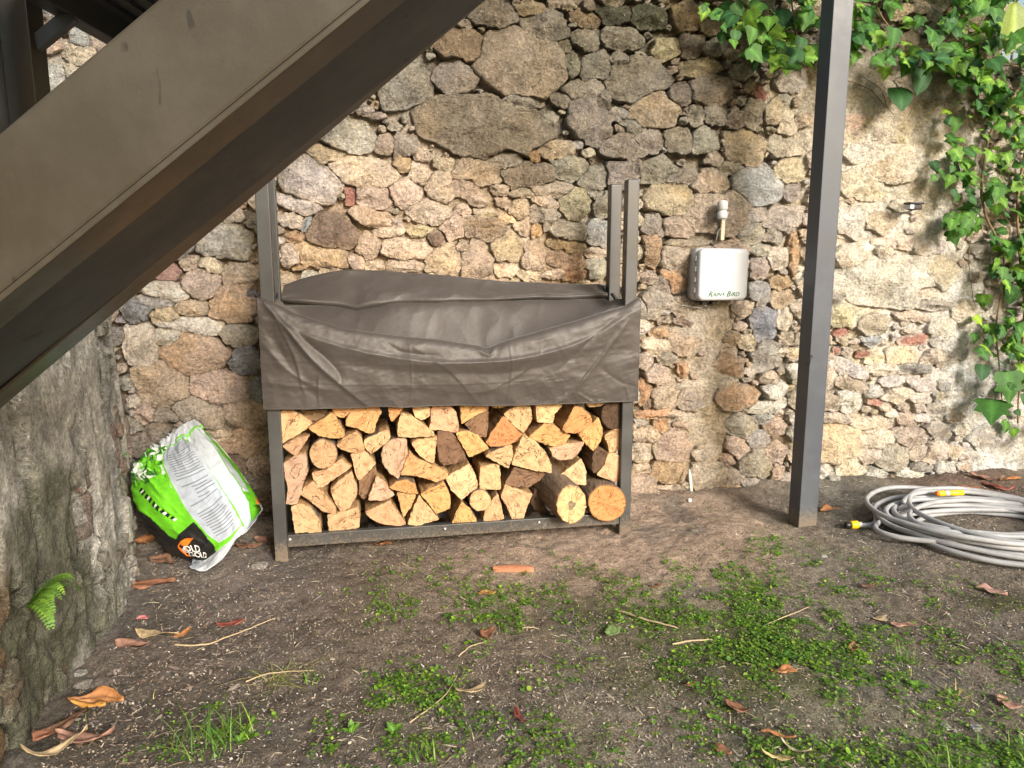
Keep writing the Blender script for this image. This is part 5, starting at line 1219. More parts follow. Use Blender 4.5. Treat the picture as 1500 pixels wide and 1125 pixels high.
put((scg >= 5.0) & (scg < 6.05), WHT)
put((scg >= 6.0) & (brg > 1.1), GRN * .8); put((scg > 6.1) & (scg < 6.75) & (brg > 2.6), WHT)
put((scg > 6.7) & (np.hypot((scg - 7.1) * 1.4, brg - 1.9) < .5), np.array([.7, .2, .03]))
put((brg > 6.0) , WHT); put((np.abs(brg - 6.25 + .02 * scg) < .07) & (scg > 3), GRN)
put(brg < 1.0, WHT * .98)
bag = empty('sack', UWZ(-2.62, .55, .0), 'green, white and black printed sack leaning in the corner left of the rack', 'sack')
mesh_from('sack_body', Pb.reshape(-1, 3), grid_faces(300, 300), M['bag'], bag, colors=Cb.reshape(-1, 3))
backP = Pb.copy()
# back of the sack: a shallow closed sheet towards the wall
sb, bb_ = np.meshgrid(np.linspace(-1, 8, 40), np.linspace(0, 7, 40))
pb_ = bag_uwz(sb, bb_); kf = np.sin(np.pi * (sb + 1) / 9) ; 
e0_ = bag_uwz(np.full(sb.shape, -1.0), bb_); e1_ = bag_uwz(np.full(sb.shape, 8.0), bb_); ff = ((sb + 1) / 9)[..., None]
pbk = e0_ * (1 - ff) + e1_ * ff; pbk[..., 1] -= .08 * kf
mesh_from('sack_back', uwz_arr(pbk[..., 0], pbk[..., 1], pbk[..., 2]).reshape(-1, 3), grid_faces(40, 40), M['bag'], bag, colors=np.full((1600, 3), .6))
def decal(name, quads, mat, off=.0015):
    """quads: list of 4-corner polygons in (col,row) coordinates, each subdivided along its length"""
    V, F = [], []
    for qd_ in quads:
        qd_ = np.array(qd_, float); n = 10
        k0 = len(V)
        for k in range(n + 1):
            f = k / n
            for (a, b) in ((qd_[0], qd_[1]), (qd_[3], qd_[2])): V.append(a + (b - a) * f)
        for k in range(n): F.append((k0 + 2 * k, k0 + 2 * k + 2, k0 + 2 * k + 3, k0 + 2 * k + 1))
    V = np.array(V); P_ = bag_pt(V[:, 0], V[:, 1], off)
    return mesh_from(name, P_, F, mat, bag, smooth=False)
rg = np.random.default_rng(77)
lines = []
for k in range(30):
    b_ = 1.55 + k * .125
    if k in (10, 11, 18): continue
    x0 = 2.35 + rg.uniform(0, .08); x1 = 3.85 - rg.uniform(0, .5) * (rg.random() < .5)
    if 12 < k < 17: x0 += .45
    lines.append([(x0, b_), (x1, b_ - .10), (x1, b_ - .06), (x0, b_ + .04)])
decal('printed_lines', lines, M['ink_grey'], .0012)
def text_mesh(txt, size, shear=0.0):
    cu = bpy.data.curves.new('lettering', 'FONT'); cu.body = txt; cu.size = size; cu.shear = shear; cu.offset = size * .018; cu.align_x = 'CENTER'; cu.align_y = 'CENTER'; cu.resolution_u = 3
    ob = bpy.data.objects.new('lettering', cu); COL.objects.link(ob)
    dg = bpy.context.evaluated_depsgraph_get(); me = bpy.data.meshes.new_from_object(ob.evaluated_get(dg))
    V = np.array([v.co[:] for v in me.vertices]); F = [tuple(p.vertices) for p in me.polygons]
    bpy.data.objects.remove(ob); bpy.data.meshes.remove(me); bpy.data.curves.remove(cu)
    return V, F
def bag_text(txt, sc, br, size, ang, mat, off, sx=1.0):
    V, F = text_mesh(txt, size)
    c, s_ = math.cos(ang), math.sin(ang)
    x = V[:, 0] * sx * c - V[:, 1] * s_; y = V[:, 0] * sx * s_ + V[:, 1] * c
    P_ = bag_pt(sc + x, br + y, off)
    return mesh_from('lettering', P_, F, mat, bag, smooth=False)
# orange swoosh emblem on the black part, with stacked white lettering
sw = []
for k in range(14):
    f0, f1 = k / 14, (k + 1) / 14
    def arc(f, r0):
        t_ = math.radians(200 - 150 * f); return (1.0 + .42 * math.cos(t_) * (1 + .8 * f), 1.62 + .42 * math.sin(t_) * (1 - .1 * f) + r0)
    wd0, wd1 = .30 * math.sin(math.pi * min(1, f0 * .85 + .12)) , .30 * math.sin(math.pi * min(1, f1 * .85 + .12))
    sw.append([arc(f0, 0), arc(f1, 0), arc(f1, -wd1), arc(f0, -wd0)])
decal('orange_emblem', sw, M['ink_orange'], .0018)
bag_text('O', .70, 1.66, .30, -.2, M['ink_white'], .0026)
bag_text('OLD', .98, 1.60, .34, -.45, M['ink_white'], .003, .9)
bag_text('GOLD', 1.02, 1.30, .34, -.45, M['ink_white'], .0034, .9)
# black brand lettering running down the green part (not readable in the photo): short brush strokes
st_ = []
for k in range(9):
    f = k / 8; cx, cy = .55 + .75 * f, 4.05 - 1.15 * f
    a_ = rg.uniform(-.9, .9)
    st_.append([(cx - .09, cy - .05 + .05 * a_), (cx + .10, cy + .05), (cx + .12, cy - .03), (cx - .06, cy - .13)])
for q_ in st_: decal('letter', [q_], M['ink_black'], .0016)
for q_ in st_[::2]: decal('letter', [[(q_[0][0] + .05, q_[0][1] - .07), (q_[1][0] + .03, q_[1][1] - .1), (q_[2][0] + .03, q_[2][1] - .08), (q_[3][0] + .05, q_[3][1] - .03)]], M['ink_white'], .0022)

# ============================================================ IRRIGATION BOX ON THE WALL
def rrect(u0, u1, z0, z1, r, n=7):
    pts = []
    for (cu, cz, a0) in ((u1 - r, z1 - r, 0), (u0 + r, z1 - r, 90), (u0 + r, z0 + r, 180), (u1 - r, z0 + r, 270)):
        for k in range(n + 1):
            a = math.radians(a0 + 90 * k / n); pts.append((cu + r * math.cos(a), cz + r * math.sin(a)))
    return pts
def rshell(name, u0, u1, z0, z1, r, rings, mat, parent):
    """stack of rounded rectangles: rings = [(w, inset)], front closed"""
    V, F = [], []
    n = None
    for (w, ins) in rings:
        pr = rrect(u0 + ins, u1 - ins, z0 + ins, z1 - ins, max(r - ins, .004)); n = len(pr)
        V += [tuple(UWZ(u, w, z)) for u, z in pr]
    F = [tuple(int(i) for i in f) for f in grid_faces(len(rings), n, True)]
    F.append(tuple((len(rings) - 1) * n + k for k in range(n))); F.append(tuple(range(n))[::-1])
    o = mesh_from(name, V, F, mat, parent)
    o.data.polygons[len(F) - 2].use_smooth = False
    return o
BWF = .150
bu0, bz1 = wall_at(1026, 364, BWF); bu1, bz0 = wall_at(1095, 440, BWF)
bu0b, _ = wall_at(1020, 380, .06)
box = empty('irrigation_box', UWZ((bu0 + bu1) / 2, .05, bz0), 'white rounded plastic irrigation control box with green lettering, fixed to the stone wall', 'control box')
rshell('case', bu0 - .003, bu1 + .003, bz0 - .003, bz1 + .003, .034, [(.0, 0), (.085, 0), (.092, .004)], M['grey_plastic'], box)
rshell('door', bu0, bu1, bz0, bz1, .034, [(.093, .001), (.115, 0), (.137, .001), (.145, .006), (.1495, .016), (BWF, .024)], M['white_plastic'], box)
rshell('seam', bu0 - .001, bu1 + .001, bz0 - .001, bz1 + .001, .034, [(.1105, 0), (.1125, 0)], M['ink_grey'], box)
for k in range(4):
    zz = bz0 + .045 + k * .06
    box_uwz('hinge', bu0 - .009, bu0 - .002, .075, .115, zz, zz + .028, M['grey_plastic'], box, .002)
box_uwz('latch', bu1 + .001, bu1 + .006, .10, .135, (bz0 + bz1) / 2 - .02, (bz0 + bz1) / 2 + .02, M['ink_grey'], box, .002)
for du_ in (.06, .12):
    box_uwz('cable_gland', bu0 + du_, bu0 + du_ + .03, .03, .08, bz0 - .028, bz0 - .004, M['black_plastic'], box, .004)
def wall_text(txt, uc, zc, w, size, mat, parent, shear=0.0, ang=0.0):
    V, F = text_mesh(txt, size, shear); c, s_ = math.cos(ang), math.sin(ang)
    x = V[:, 0] * c - V[:, 1] * s_; y = V[:, 0] * s_ + V[:, 1] * c
    return mesh_from('lettering', uwz_arr(uc + x, np.full(len(x), w), zc + y), F, mat, parent, smooth=False)
tu_, tz_ = wall_at(1061, 431, BWF)
for (t_, du_, sz) in (('R', -.088, .043), ('AIN', -.047, .032), ('B', .0225, .043), ('IRD', .064, .032)):
    wall_text(t_, tu_ + du_ * 1.0, tz_ - (.0 if len(t_) == 1 else .002), BWF + .0012, sz, M['green_print'], box, .35)
# bird mark between the words
bv = [(-.013, -.004), (-.004, .002), (-.004, .014), (.002, .004), (.014, .012), (.007, -.001), (.010, -.010), (.001, -.004), (-.004, -.012), (-.004, -.003)]
mesh_from('bird_mark', [tuple(UWZ(tu_ - .006 + a * .62, BWF + .0012, tz_ + b * 1.1)) for a, b in bv], [tuple(range(len(bv)))], M['green_print'], box, smooth=False)
tube('conduit', catmull([tuple(UWZ(bu0 + .075, .055, bz0 - .02)), tuple(UWZ(bu0 + .085, .06, bz0 - .035)), tuple(UWZ(bu0 + .10, .05, bz0 - .030)), tuple(UWZ(bu0 + .05, .04, bz0 - .045)), tuple(UWZ(bu0 - .05, .03, bz0 - .03))], 30), .0018, M['white_plastic'], box, 6)

# rain sensor on its batten, above the box
su, sz_ = wall_at(1057, 310, .09)
sen = empty('rain_sensor', UWZ(su, .02, sz_ - .1), 'small grey cylindrical sensor on a pale upright batten just above the white box', 'sensor')
def lathe(name, c, prof, mat, parent, axis='z', n=20):
    V = []
    for (r, h) in prof:
        for k in range(n):
            a = 2 * math.pi * k / n
            V.append((c[0] + r * math.cos(a), c[1] + r * math.sin(a), c[2] + h))
    F = [tuple(int(i) for i in f) for f in grid_faces(len(prof), n, True)]
    F += [tuple(range(n))[::-1], tuple((len(prof) - 1) * n + k for k in range(n))]
    return mesh_from(name, V, F, mat, parent, origin=c)
cc_ = UWZ(su, .100, sz_)
lathe('cap', cc_ + Vector((0, 0, .008)), [(.026, 0), (.029, .003), (.029, .040), (.025, .050), (.010, .055)], M['grey_plastic'], sen)
lathe('housing', cc_ + Vector((0, 0, -.03)), [(.022, -.012), (.029, -.006), (.029, .022), (.024, .026), (.024, .037)], M['grey_plastic'], sen)
box_uwz('bracket', su + .004, su + .045, .040, .060, sz_ - .045, sz_ + .0, M['grey_plastic'], sen, .004)
u_a, z_a = wall_at(1058, 352, .05)
box_uwz('batten', u_a - .011, u_a + .011, .035, .055, z_a, sz_ - .02, M['pale_wood'], sen, .003)
tube('wire', catmull([tuple(UWZ(su + .024, .078, sz_ - .03)), tuple(UWZ(su + .03, .08, sz_ - .06)), tuple(UWZ(su + .012, .075, sz_ - .09)), tuple(UWZ(su - .005, .07, sz_ - .11)), tuple(UWZ(su - .01, .06, z_a))], 24), .0015, M['grey_plastic'], sen, 6)

# black lamp / tap on the wall at the right
lu, lz = wall_at(1335, 302, .10)
lam = empty('wall_lamp', UWZ(lu, 0.02, lz), 'small black swivel lamp on a short bracket on the pale plaster, left of the ivy', 'lamp')
box_uwz('hood', lu - .045, lu + .048, .085, .150, lz + .008, lz + .022, M['black_plastic'], lam, .005)
box_uwz('body', lu - .012, lu + .044, .07, .140, lz - .022, lz + .007, M['black_plastic'], lam, .006)
box_uwz('lens', lu - .040, lu - .0125, .08, .142, lz - .018, lz + .007, M['white_plastic'], lam, .003)
tube('arm', [tuple(UWZ(lu + .02, -.03, lz - .035)), tuple(UWZ(lu + .02, .05, lz - .035)), tuple(UWZ(lu + .02, .09, lz - .015))], .008, M['white_plastic'], lam, 8)

# pale pipe stub sticking out of the foot of the wall
pu, pz = wall_at(1013, 705, .12)
pst = empty('pipe_stub', UWZ(pu, .12, .03), 'short pale pipe leaning out of a dark hole at the foot of the wall', 'pipe')
tube('pipe', [tuple(UWZ(pu + .012, .05, pz + .05)), tuple(UWZ(pu, .10, pz + .01)), tuple(UWZ(pu - .008, .14, pz - .055))], .0085, M['copper'], pst, 10)
bm = bmesh.new(); bmesh.ops.create_uvsphere(bm, u_segments=12, v_segments=8, radius=.013)
bmesh.ops.transform(bm, matrix=Matrix.Translation(UWZ(pu - .03, .17, gh(*UWZ(pu - .03, .17, 0).xy) + .01)), verts=bm.verts)
bm_obj('pipe_cap', bm, M['copper'], pst, True, UWZ(pu - .03, .17, .03))

# ============================================================ GARDEN HOSE
hose = empty('garden_hose', (2.50, 3.80, 0), 'loosely coiled grey garden hose lying on the ground right of the steel post', 'hose')
rg = np.random.default_rng(5)
NL = 12; Hp = []
ctrs = []
for k in range(NL + 1):
    ctrs.append((2.52 + rg.uniform(-.10, .10), 3.83 + rg.uniform(-.12, .10), rg.uniform(.36, .66), rg.uniform(.24, .50), rg.uniform(-.45, .3)))
nper = 90
for k in range(NL * nper):
    f = k / nper; i = int(f); a = f - i; a = a * a * (3 - 2 * a)
    c0_, c1_ = ctrs[i], ctrs[min(i + 1, NL)]
    cx, cy, ra, rb, ph = [c0_[j] * (1 - a) + c1_[j] * a for j in range(5)]
    th = 2 * math.pi * f + math.pi * 1.0
    x = ra * math.cos(th); y = rb * math.sin(th)
    X_ = cx + x * math.cos(ph) - y * math.sin(ph); Y_ = cy + x * math.sin(ph) + y * math.cos(ph)
    zz = .014 + .0075 * f + .012 * max(0, math.sin(th * 1.5 + k * .002)) * (f > 2)
    Hp.append((X_, Y_, gh(X_, Y_) + zz))
p_end = ground_at(1258, 772)
lead = catmull([(p_end.x, p_end.y, gh(p_end.x, p_end.y) + .018), (p_end.x + .10, p_end.y + .01, .02), (Hp[0][0] - .0, Hp[0][1] + .12, .02), Hp[4]], 26)[:-1]
Hp = np.vstack([lead, np.array(Hp[4:])])
ks = np.hanning(9); ks /= ks.sum()
Hp = np.stack([np.convolve(np.pad(Hp[:, j], 4, mode='edge'), ks, 'valid') for j in range(3)], 1)
tube('tube', Hp, .0135, M['hose'], hose, 10)
def connector(c, d_, parent, cols, L=.05, r=.018):
    d_ = Vector(d_).normalized(); q_ = Vector((0, 0, 1)).rotation_difference(d_)
    h0 = 0
    for nm, mk, l, rr in cols:
        V = []; n = 14; prof = [(rr * .86, 0), (rr, .003), (rr, l - .003), (rr * .86, l)]
        for (r_, h_) in prof:
            for k in range(n):
                a = 2 * math.pi * k / n
                bumpy = 1 + .05 * math.cos(a * 7)
                V.append(tuple(Vector(c) + q_ @ Vector((r_ * bumpy * math.cos(a), r_ * bumpy * math.sin(a), h0 + h_))))
        F = [tuple(int(i) for i in f) for f in grid_faces(4, n, True)] + [tuple(range(n))[::-1], tuple(3 * n + k for k in range(n))]
        mesh_from(nm, V, F, M[mk], parent); h0 += l
connector((p_end.x + .015, p_end.y, gh(p_end.x, p_end.y) + .022), (-1, -.08, .0), hose, [('collar', 'grey_plastic', .022, .016), ('grip', 'yellow_plastic', .042, .023), ('coupling', 'black_plastic', .03, .019)])
p2 = ground_at(1371, 723, .105)
connector((p2.x, p2.y, .105), (1, .1, .0), hose, [('coupling', 'orange_plastic', .012, .014), ('grip', 'yellow_plastic', .040, .016), ('collar', 'grey_plastic', .028, .017), ('nozzle', 'yellow_plastic', .085, .0165)])
# ============================================================ SCATTER HELPER
def scatter(name, TV, TF, pos, R, sc, cols, mat, parent=None, label=None, kind='stuff', origin=(0, 3, 0)):
    """many small copies of one template joined into one mesh; R (n,3,3), sc (n,3), cols (n,3)"""
    TV = np.asarray(TV, float); n = len(pos)
    V = np.einsum('nij,nkj->nki', R, TV[None] * sc[:, None, :]) + pos[:, None, :]
    k = len(TV); TF = np.asarray(TF)
    F = (TF[None] + (np.arange(n) * k)[:, None, None]).reshape(-1, TF.shape[1])
    C = np.repeat(cols, k, axis=0)
    o = mesh_from(name, V.reshape(-1, 3), F, mat, parent, origin=origin, colors=C, smooth=False)
    if kind: o['kind'] = kind
    if label: o['label'] = label
    return o
def rotz_tilt(n, rng, tilt):
    a = rng.uniform(0, 2 * math.pi, n); t = rng.normal(0, tilt, n); b = rng.uniform(0, 2 * math.pi, n)
    ca, sa = np.cos(a), np.sin(a); Rz = np.zeros((n, 3, 3)); Rz[:, 0, 0] = ca; Rz[:, 0, 1] = -sa; Rz[:, 1, 0] = sa; Rz[:, 1, 1] = ca; Rz[:, 2, 2] = 1
    kx, ky = np.cos(b), np.sin(b); ct, st = np.cos(t), np.sin(t); K = np.zeros((n, 3, 3))
    K[:, 0, 2] = ky; K[:, 1, 2] = -kx; K[:, 2, 0] = -ky; K[:, 2, 1] = kx
    Rt = np.eye(3)[None] + st[:, None, None] * K + (1 - ct)[:, None, None] * (K @ K)
    return Rt @ Rz
def ground_pts(n, rng, y0=1.35, y1=4.75, x0=-2.3, x1=3.6):
    """uniform over the visible ground, denser close to the camera"""
    y = y0 + (y1 - y0) * rng.random(n) ** 1.25
    x = rng.uniform(-1, 1, n) * (y * .78 + .35)
    u, w = to_uw(x, y)
    lx = np.interp(y, lbY, lbX)
    m = (w > .05) & (x > lx + .03) & (x < 3.7)
    return x[m], y[m]
_o = np.argsort(by); lbY, lbX = by[_o], bx[_o] + .02

# ---- pebbles, crumbs and bark chips
rng = np.random.default_rng(91)
bm = bmesh.new(); bmesh.ops.create_icosphere(bm, subdivisions=1, radius=1); IV = np.array([v.co[:] for v in bm.verts]); IF = np.array([[v.index for v in f.verts] for f in bm.faces]); bm.free()
IV = IV * (1 + .22 * vn(IV[:, 0] * 2.1, IV[:, 1] * 2.1, IV[:, 2] * 2.1, 3))[:, None]
x, y = ground_pts(22000, rng)
sz = rng.uniform(.0012, .0042, len(x)) * (1 + 1.0 * (rng.random(len(x)) ** 18)); scl = sz[:, None] * rng.uniform(.7, 1.3, (len(x), 3)); scl[:, 2] *= .6
cols = np.array([(.32, .28, .23), (.22, .19, .15), (.14, .11, .09), (.40, .36, .30), (.26, .21, .16)])[rng.integers(0, 5, len(x))] * rng.uniform(.7, 1.25, (len(x), 1))
scatter('gravel', IV, IF, np.stack([x, y, ground_h(x, y) + sz * .3], 1), rotz_tilt(len(x), rng, .4), scl, cols, M['chips'], None, 'fine pale gravel and soil crumbs spread over the bare ground')
# flat flakes: bark, leaf crumbs, straw
CH_V = np.array([(-1, -.35, 0), (-.2, -.6, .12), (1, -.2, 0), (.7, .4, .10), (-.5, .55, 0), (0, 0, .22)]); CH_F = np.array([(0, 1, 5), (1, 2, 5), (2, 3, 5), (3, 4, 5), (4, 0, 5)])
x, y = ground_pts(70000, rng)
keep = rng.random(len(x)) > .55 * px_ground_field([(1000,790,110,1.0),(820,812,110,.9)], x, y, 0.0)
x, y = x[keep], y[keep]
sz = rng.uniform(.002, .0065, len(x)); scl = np.stack([sz * rng.uniform(.8, 2.0, len(x)), sz * rng.uniform(.3, .9, len(x)), sz * .7], 1)
pal = np.array([(.10, .07, .05), (.20, .16, .12), (.31, .26, .20), (.34, .29, .23), (.24, .16, .11), (.07, .05, .04), (.35, .32, .28)])
cols = pal[rng.integers(0, 7, len(x))] * rng.uniform(.7, 1.3, (len(x), 1))
scatter('leaf_litter', CH_V, CH_F, np.stack([x, y, ground_h(x, y) + .003], 1), rotz_tilt(len(x), rng, .35), scl, cols, M['chips'], None, 'brown and grey leaf crumbs and bark flakes covering the soil')
# bigger grey-brown litter at the left and below the rack end
x, y = ground_pts(16000, rng, 2.0, 4.2)
den = px_ground_field([(320,890,140,1.0),(220,960,90,1.0),(150,1040,90,.9),(400,830,60,.7),(380,780,40,1.2),(1430,705,50,1.2),(1400,960,110,.25),(700,950,200,.12)], x, y, 0.0)
keep = rng.random(len(x)) < den * .22; x, y = x[keep], y[keep]
sz = rng.uniform(.006, .017, len(x)); scl = np.stack([sz * rng.uniform(.9, 1.7, len(x)), sz * rng.uniform(.4, .8, len(x)), sz * .5], 1)
cols = np.array([(.22, .18, .16), (.30, .25, .22), (.17, .13, .12), (.13, .09, .07)])[rng.integers(0, 4, len(x))] * rng.uniform(.7, 1.3, (len(x), 1))
scatter('old_leaf_litter', CH_V, CH_F, np.stack([x, y, ground_h(x, y) + .005], 1), rotz_tilt(len(x), rng, .25), scl, cols, M['chips'], None, 'flat grey decaying leaf pieces on the ground at the left')
# straw and dead stalks
x, y = ground_pts(1300, rng)
L_ = rng.uniform(.006, .026, len(x)); scl = np.stack([L_, np.full(len(x), .0010), np.full(len(x), .0012)], 1)
ST_V = np.array([(-1, -1, 0), (1, -1, .5), (1, 1, .5), (-1, 1, 0), (0, 0, 3.2)]); ST_F = np.array([(0, 1, 4), (1, 2, 4), (2, 3, 4), (3, 0, 4)])
cols = np.array([(.40, .33, .20), (.30, .24, .15), (.48, .42, .30)])[rng.integers(0, 3, len(x))] * rng.uniform(.7, 1.2, (len(x), 1))
scatter('straw', ST_V, ST_F, np.stack([x, y, ground_h(x, y) + .006], 1), rotz_tilt(len(x), rng, .15), scl, cols, M['chips'], None, 'thin dead stalks and straw strewn over the ground')

# ---- clover and creeping weeds
CLV = [(1130,905,100,1.1),(1060,880,70,.9),(1180,935,110,1.0),(1090,960,90,.7),(940,870,40,.6),(1010,880,50,.7),(600,1015,55,.9),(640,1040,45,.8),(560,1090,60,.7),(530,1040,50,.6),(735,885,70,.6),(800,850,60,.5),
       (590,875,50,.55),(560,850,45,.35),(630,860,50,.35),(800,985,40,.3),(930,970,60,.6),(1190,880,70,.8),(1280,870,60,.8),(1250,835,60,.4),(1260,920,70,.7),(1350,955,90,.4),(1300,900,60,.4),(1230,1000,90,.45),(1340,1040,90,.5),(1440,980,60,.5),
       (1480,1100,60,.8),(1380,1110,60,.5),(1250,1100,50,.6),(1090,1090,60,.6),(1060,1040,60,.4),(880,1100,60,.2),(790,1090,40,.5),(1140,810,30,.8),(1180,850,40,.6),(980,930,60,.7),(1010,985,60,.5),(300,1080,60,.35),(690,1070,30,.4),(650,960,40,.3),(860,950,40,.4),(1400,860,50,.3),(1480,960,40,.4),(900,845,30,.5),(720,850,60,.45)]
x, y = ground_pts(190000, rng)
den = px_ground_field(CLV, x, y, 0.0) * 1.12
tex = sst(-.30, .40, fbm(x * 9, y * 7, 0, 601, 4) + .20 * (den - .3))
keep = rng.random(len(x)) < np.clip(den, 0, 1) ** 1.5 * tex * .8
x, y = x[keep], y[keep]
print('clover plants', len(x))
nk = 7; aa = np.linspace(0, 2 * math.pi, nk, endpoint=False)
LV = np.vstack([[(0, 0, -.10)], np.stack([np.cos(aa), np.sin(aa) * .92, .10 + .06 * np.cos(2 * aa)], 1)]); LF = np.array([(0, 1 + k, 1 + (k + 1) % nk) for k in range(nk)])
rep = 3
big = rng.random(len(x)) < .10
r = np.where(big, rng.uniform(.0065, .0105, len(x)), rng.uniform(.0028, .0062, len(x)))
a0 = rng.uniform(0, 2 * math.pi, len(x))
px_, py_, pz_, ss_ = [], [], [], []
zg = ground_h(x, y); ht = rng.uniform(.004, .018, len(x))
for k in range(rep):
    a = a0 + 2.1 * k + rng.uniform(-.3, .3, len(x)); d_ = r * rng.uniform(.9, 1.7, len(x))
    px_.append(x + np.cos(a) * d_); py_.append(y + np.sin(a) * d_); pz_.append(zg + ht + rng.uniform(-.003, .003, len(x))); ss_.append(r * rng.uniform(.75, 1.1, len(x)))
X_, Y_, Z2, SR = map(np.concatenate, (px_, py_, pz_, ss_))
cl = np.array([(.085, .19, .022), (.13, .26, .03), (.05, .13, .018), (.17, .28, .045), (.07, .15, .03)])[rng.integers(0, 5, len(X_))] * rng.uniform(.75, 1.2, (len(X_), 1))
scatter('clover_cover', LV, LF, np.stack([X_, Y_, Z2], 1), rotz_tilt(len(X_), rng, .40), np.repeat(SR[:, None], 3, 1), cl, M['weed'], None, 'patches of small round-leaved clover and creeping weeds on the soil')

# ---- grass blades
def blades(name, n, cx, cy, rad, lmin, lmax, lean, cols, label, flat=0.0, dirn=None, parent=None, kind='stuff', wid=.0016, seed=1):
    rg = np.random.default_rng(seed); V, F, C = [], [], []
    for k in range(n):
        a = rg.uniform(0, 2 * math.pi); d_ = rad * math.sqrt(rg.random()); bx_, by_ = cx + d_ * math.cos(a), cy + d_ * math.sin(a) * .8
        L = rg.uniform(lmin, lmax); az = (dirn + rg.normal(0, .5)) if dirn is not None else rg.uniform(0, 2 * math.pi)
        le = lean * rg.uniform(.4, 1.3); z0 = gh(bx_, by_) - .003; w0 = wid * rg.uniform(.7, 1.4); m = 6; b0_ = len(V)
        col = np.array(cols[rg.integers(len(cols))]) * rg.uniform(.75, 1.2)
        pxn, pyn = -math.sin(az), math.cos(az)
        for j in range(m + 1):
            f = j / m; out_ = L * le * f ** 1.5; up_ = L * (f - .45 * le * f ** 2.2) * (1 - flat); ww = w0 * (1 - f ** 2.2) + .0001
            for s_ in (-1, 1):
                V.append((bx_ + math.cos(az) * out_ + s_ * pxn * ww, by_ + math.sin(az) * out_ + s_ * pyn * ww, z0 + max(up_, .002 + .004 * flat))); C.append(col)
        for j in range(m): F.append((b0_ + 2 * j, b0_ + 2 * j + 1, b0_ + 2 * j + 3, b0_ + 2 * j + 2))
    o = mesh_from(name, V, F, M['weed'], parent, origin=(cx, cy, gh(cx, cy)), colors=np.array(C))
    if kind: o['kind'] = kind
    if label: o['label'] = label
    return o
GR = [(.08, .19, .03), (.12, .24, .04), (.16, .26, .06)]; GP = [(.30, .30, .14), (.38, .36, .20), (.14, .22, .05)]
for k, (px, py, n, rad, l0, l1, le, cs, fl_, lb) in enumerate([
    (300, 1090, 70, .10, .05, .15, .9, GR, 0, 'bright green grass tuft near the bottom edge, left of centre'),
    (345, 1075, 40, .07, .05, .13, 1.0, GR, 0, 'smaller green grass tuft just right of the bright one at the bottom'),
    (405, 992, 46, .07, .06, .13, 1.3, GP, .6, 'flattened yellowish cut grass on the dirt in front of the rack'),
    (1400, 1012, 26, .05, .03, .07, .9, GP, 0, 'dry pale grass tuft at the lower right'),
    (1330, 965, 24, .04, .04, .10, .8, GR, 0, 'thin green grass tuft above the dry pale tuft at the right'),
    (1480, 1095, 40, .09, .03, .08, 1.0, GR, 0, 'loose green grass tuft in the bottom right corner'),
    (1380, 1120, 40, .06, .04, .10, 1.0, GR, 0, 'green grass tuft at the bottom edge left of the corner tuft'),
    (455, 995, 14, .03, .04, .08, 1.0, GR, .2, 'few green grass blades at the tip of the flattened cut grass'),
    (620, 1110, 20, .04, .03, .08, .8, GR, 0, 'short grass tuft at the bottom edge near the middle')]):
    g_ = ground_at(px, py); o = blades('grass_tuft', n, g_.x, g_.y, rad, l0, l1, le, cs, None, fl_, None, None, None, .0017, 50 + k)
    tag(o, lb, 'grass')
# scattered single blades
Vp, Fp, Cp = [], [], []
x, y = ground_pts(1500, rng)
keep = fbm(x * 3, y * 3, 0, 620, 3) > -.05; x, y = x[keep], y[keep]
BV = np.array([(-1, 0, 0), (1, 0, 0), (.8, .25, .5), (-.8, .25, .5), (.1, .8, .9), (-.1, .8, .9)]); BF = np.array([(0, 1, 2, 3), (3, 2, 4, 5)])
L_ = rng.uniform(.015, .05, len(x)); scl = np.stack([np.full(len(x), .0011), L_ * .8, L_ * .7], 1)
cols = np.array(GR + GP)[rng.integers(0, 6, len(x))] * rng.uniform(.7, 1.2, (len(x), 1))
scatter('grass_blades', BV, BF, np.stack([x, y, ground_h(x, y)], 1), rotz_tilt(len(x), rng, .25), scl, cols, M['weed'], None, 'single short grass blades scattered over the soil')

# ============================================================ LEAF MESHES
def leaf_mesh(name, outline, col, curl=.15, fold=.18, vein=.7, mat=None, nin=3):
    """outline (x,y) in unit size, base at origin, tip towards -y; rings to the mid-rib so the blade can curl"""
    O = np.array(outline, float); n = len(O)
    mid = np.stack([np.zeros(n), O[:, 1] * .96 - .02], 1)
    V, C = [], []
    fr = [1.0, .72, .40, 0.0]
    for f in fr:
        P_ = mid + (O - mid) * f
        z = fold * np.abs(P_[:, 0]) - curl * (P_[:, 0] ** 2 + (P_[:, 1] + .5) ** 2) + .03 * np.sin(P_[:, 1] * 9 + P_[:, 0] * 5)
        V.append(np.stack([P_[:, 0], P_[:, 1], z], 1))
        C.append(np.tile(np.array(col) * ((1.25 + .5 * (f == 0)) if f < .1 else 1.0), (n, 1)))
    V = np.vstack(V); C = np.vstack(C); F = grid_faces(len(fr), n, True)
    me = bpy.data.meshes.new(name); me.from_pydata([tuple(v) for v in V], [], [tuple(int(i) for i in f) for f in F]); me.update()
    ca = me.color_attributes.new('Col', 'FLOAT_COLOR', 'POINT'); c = np.ones((len(V), 4), np.float32); c[:, :3] = C; ca.data.foreach_set('color', c.ravel())
    me.materials.append(mat or M['leaf']); me.polygons.foreach_set('use_smooth', [True] * len(me.polygons))
    return me, V, F, C
def mirror(h): return h + [(-x, y) for x, y in h[::-1]][0:]
IVY5 = mirror([(0.02, 0), (.20, .14), (.46, .10), (.60, -.12), (.42, -.30), (.56, -.55), (.30, -.60), (.16, -.82), (0.01, -1.08)])
IVY3 = mirror([(0.02, 0), (.22, .10), (.42, -.02), (.58, -.34), (.34, -.52), (.18, -.78), (0.01, -1.05)])
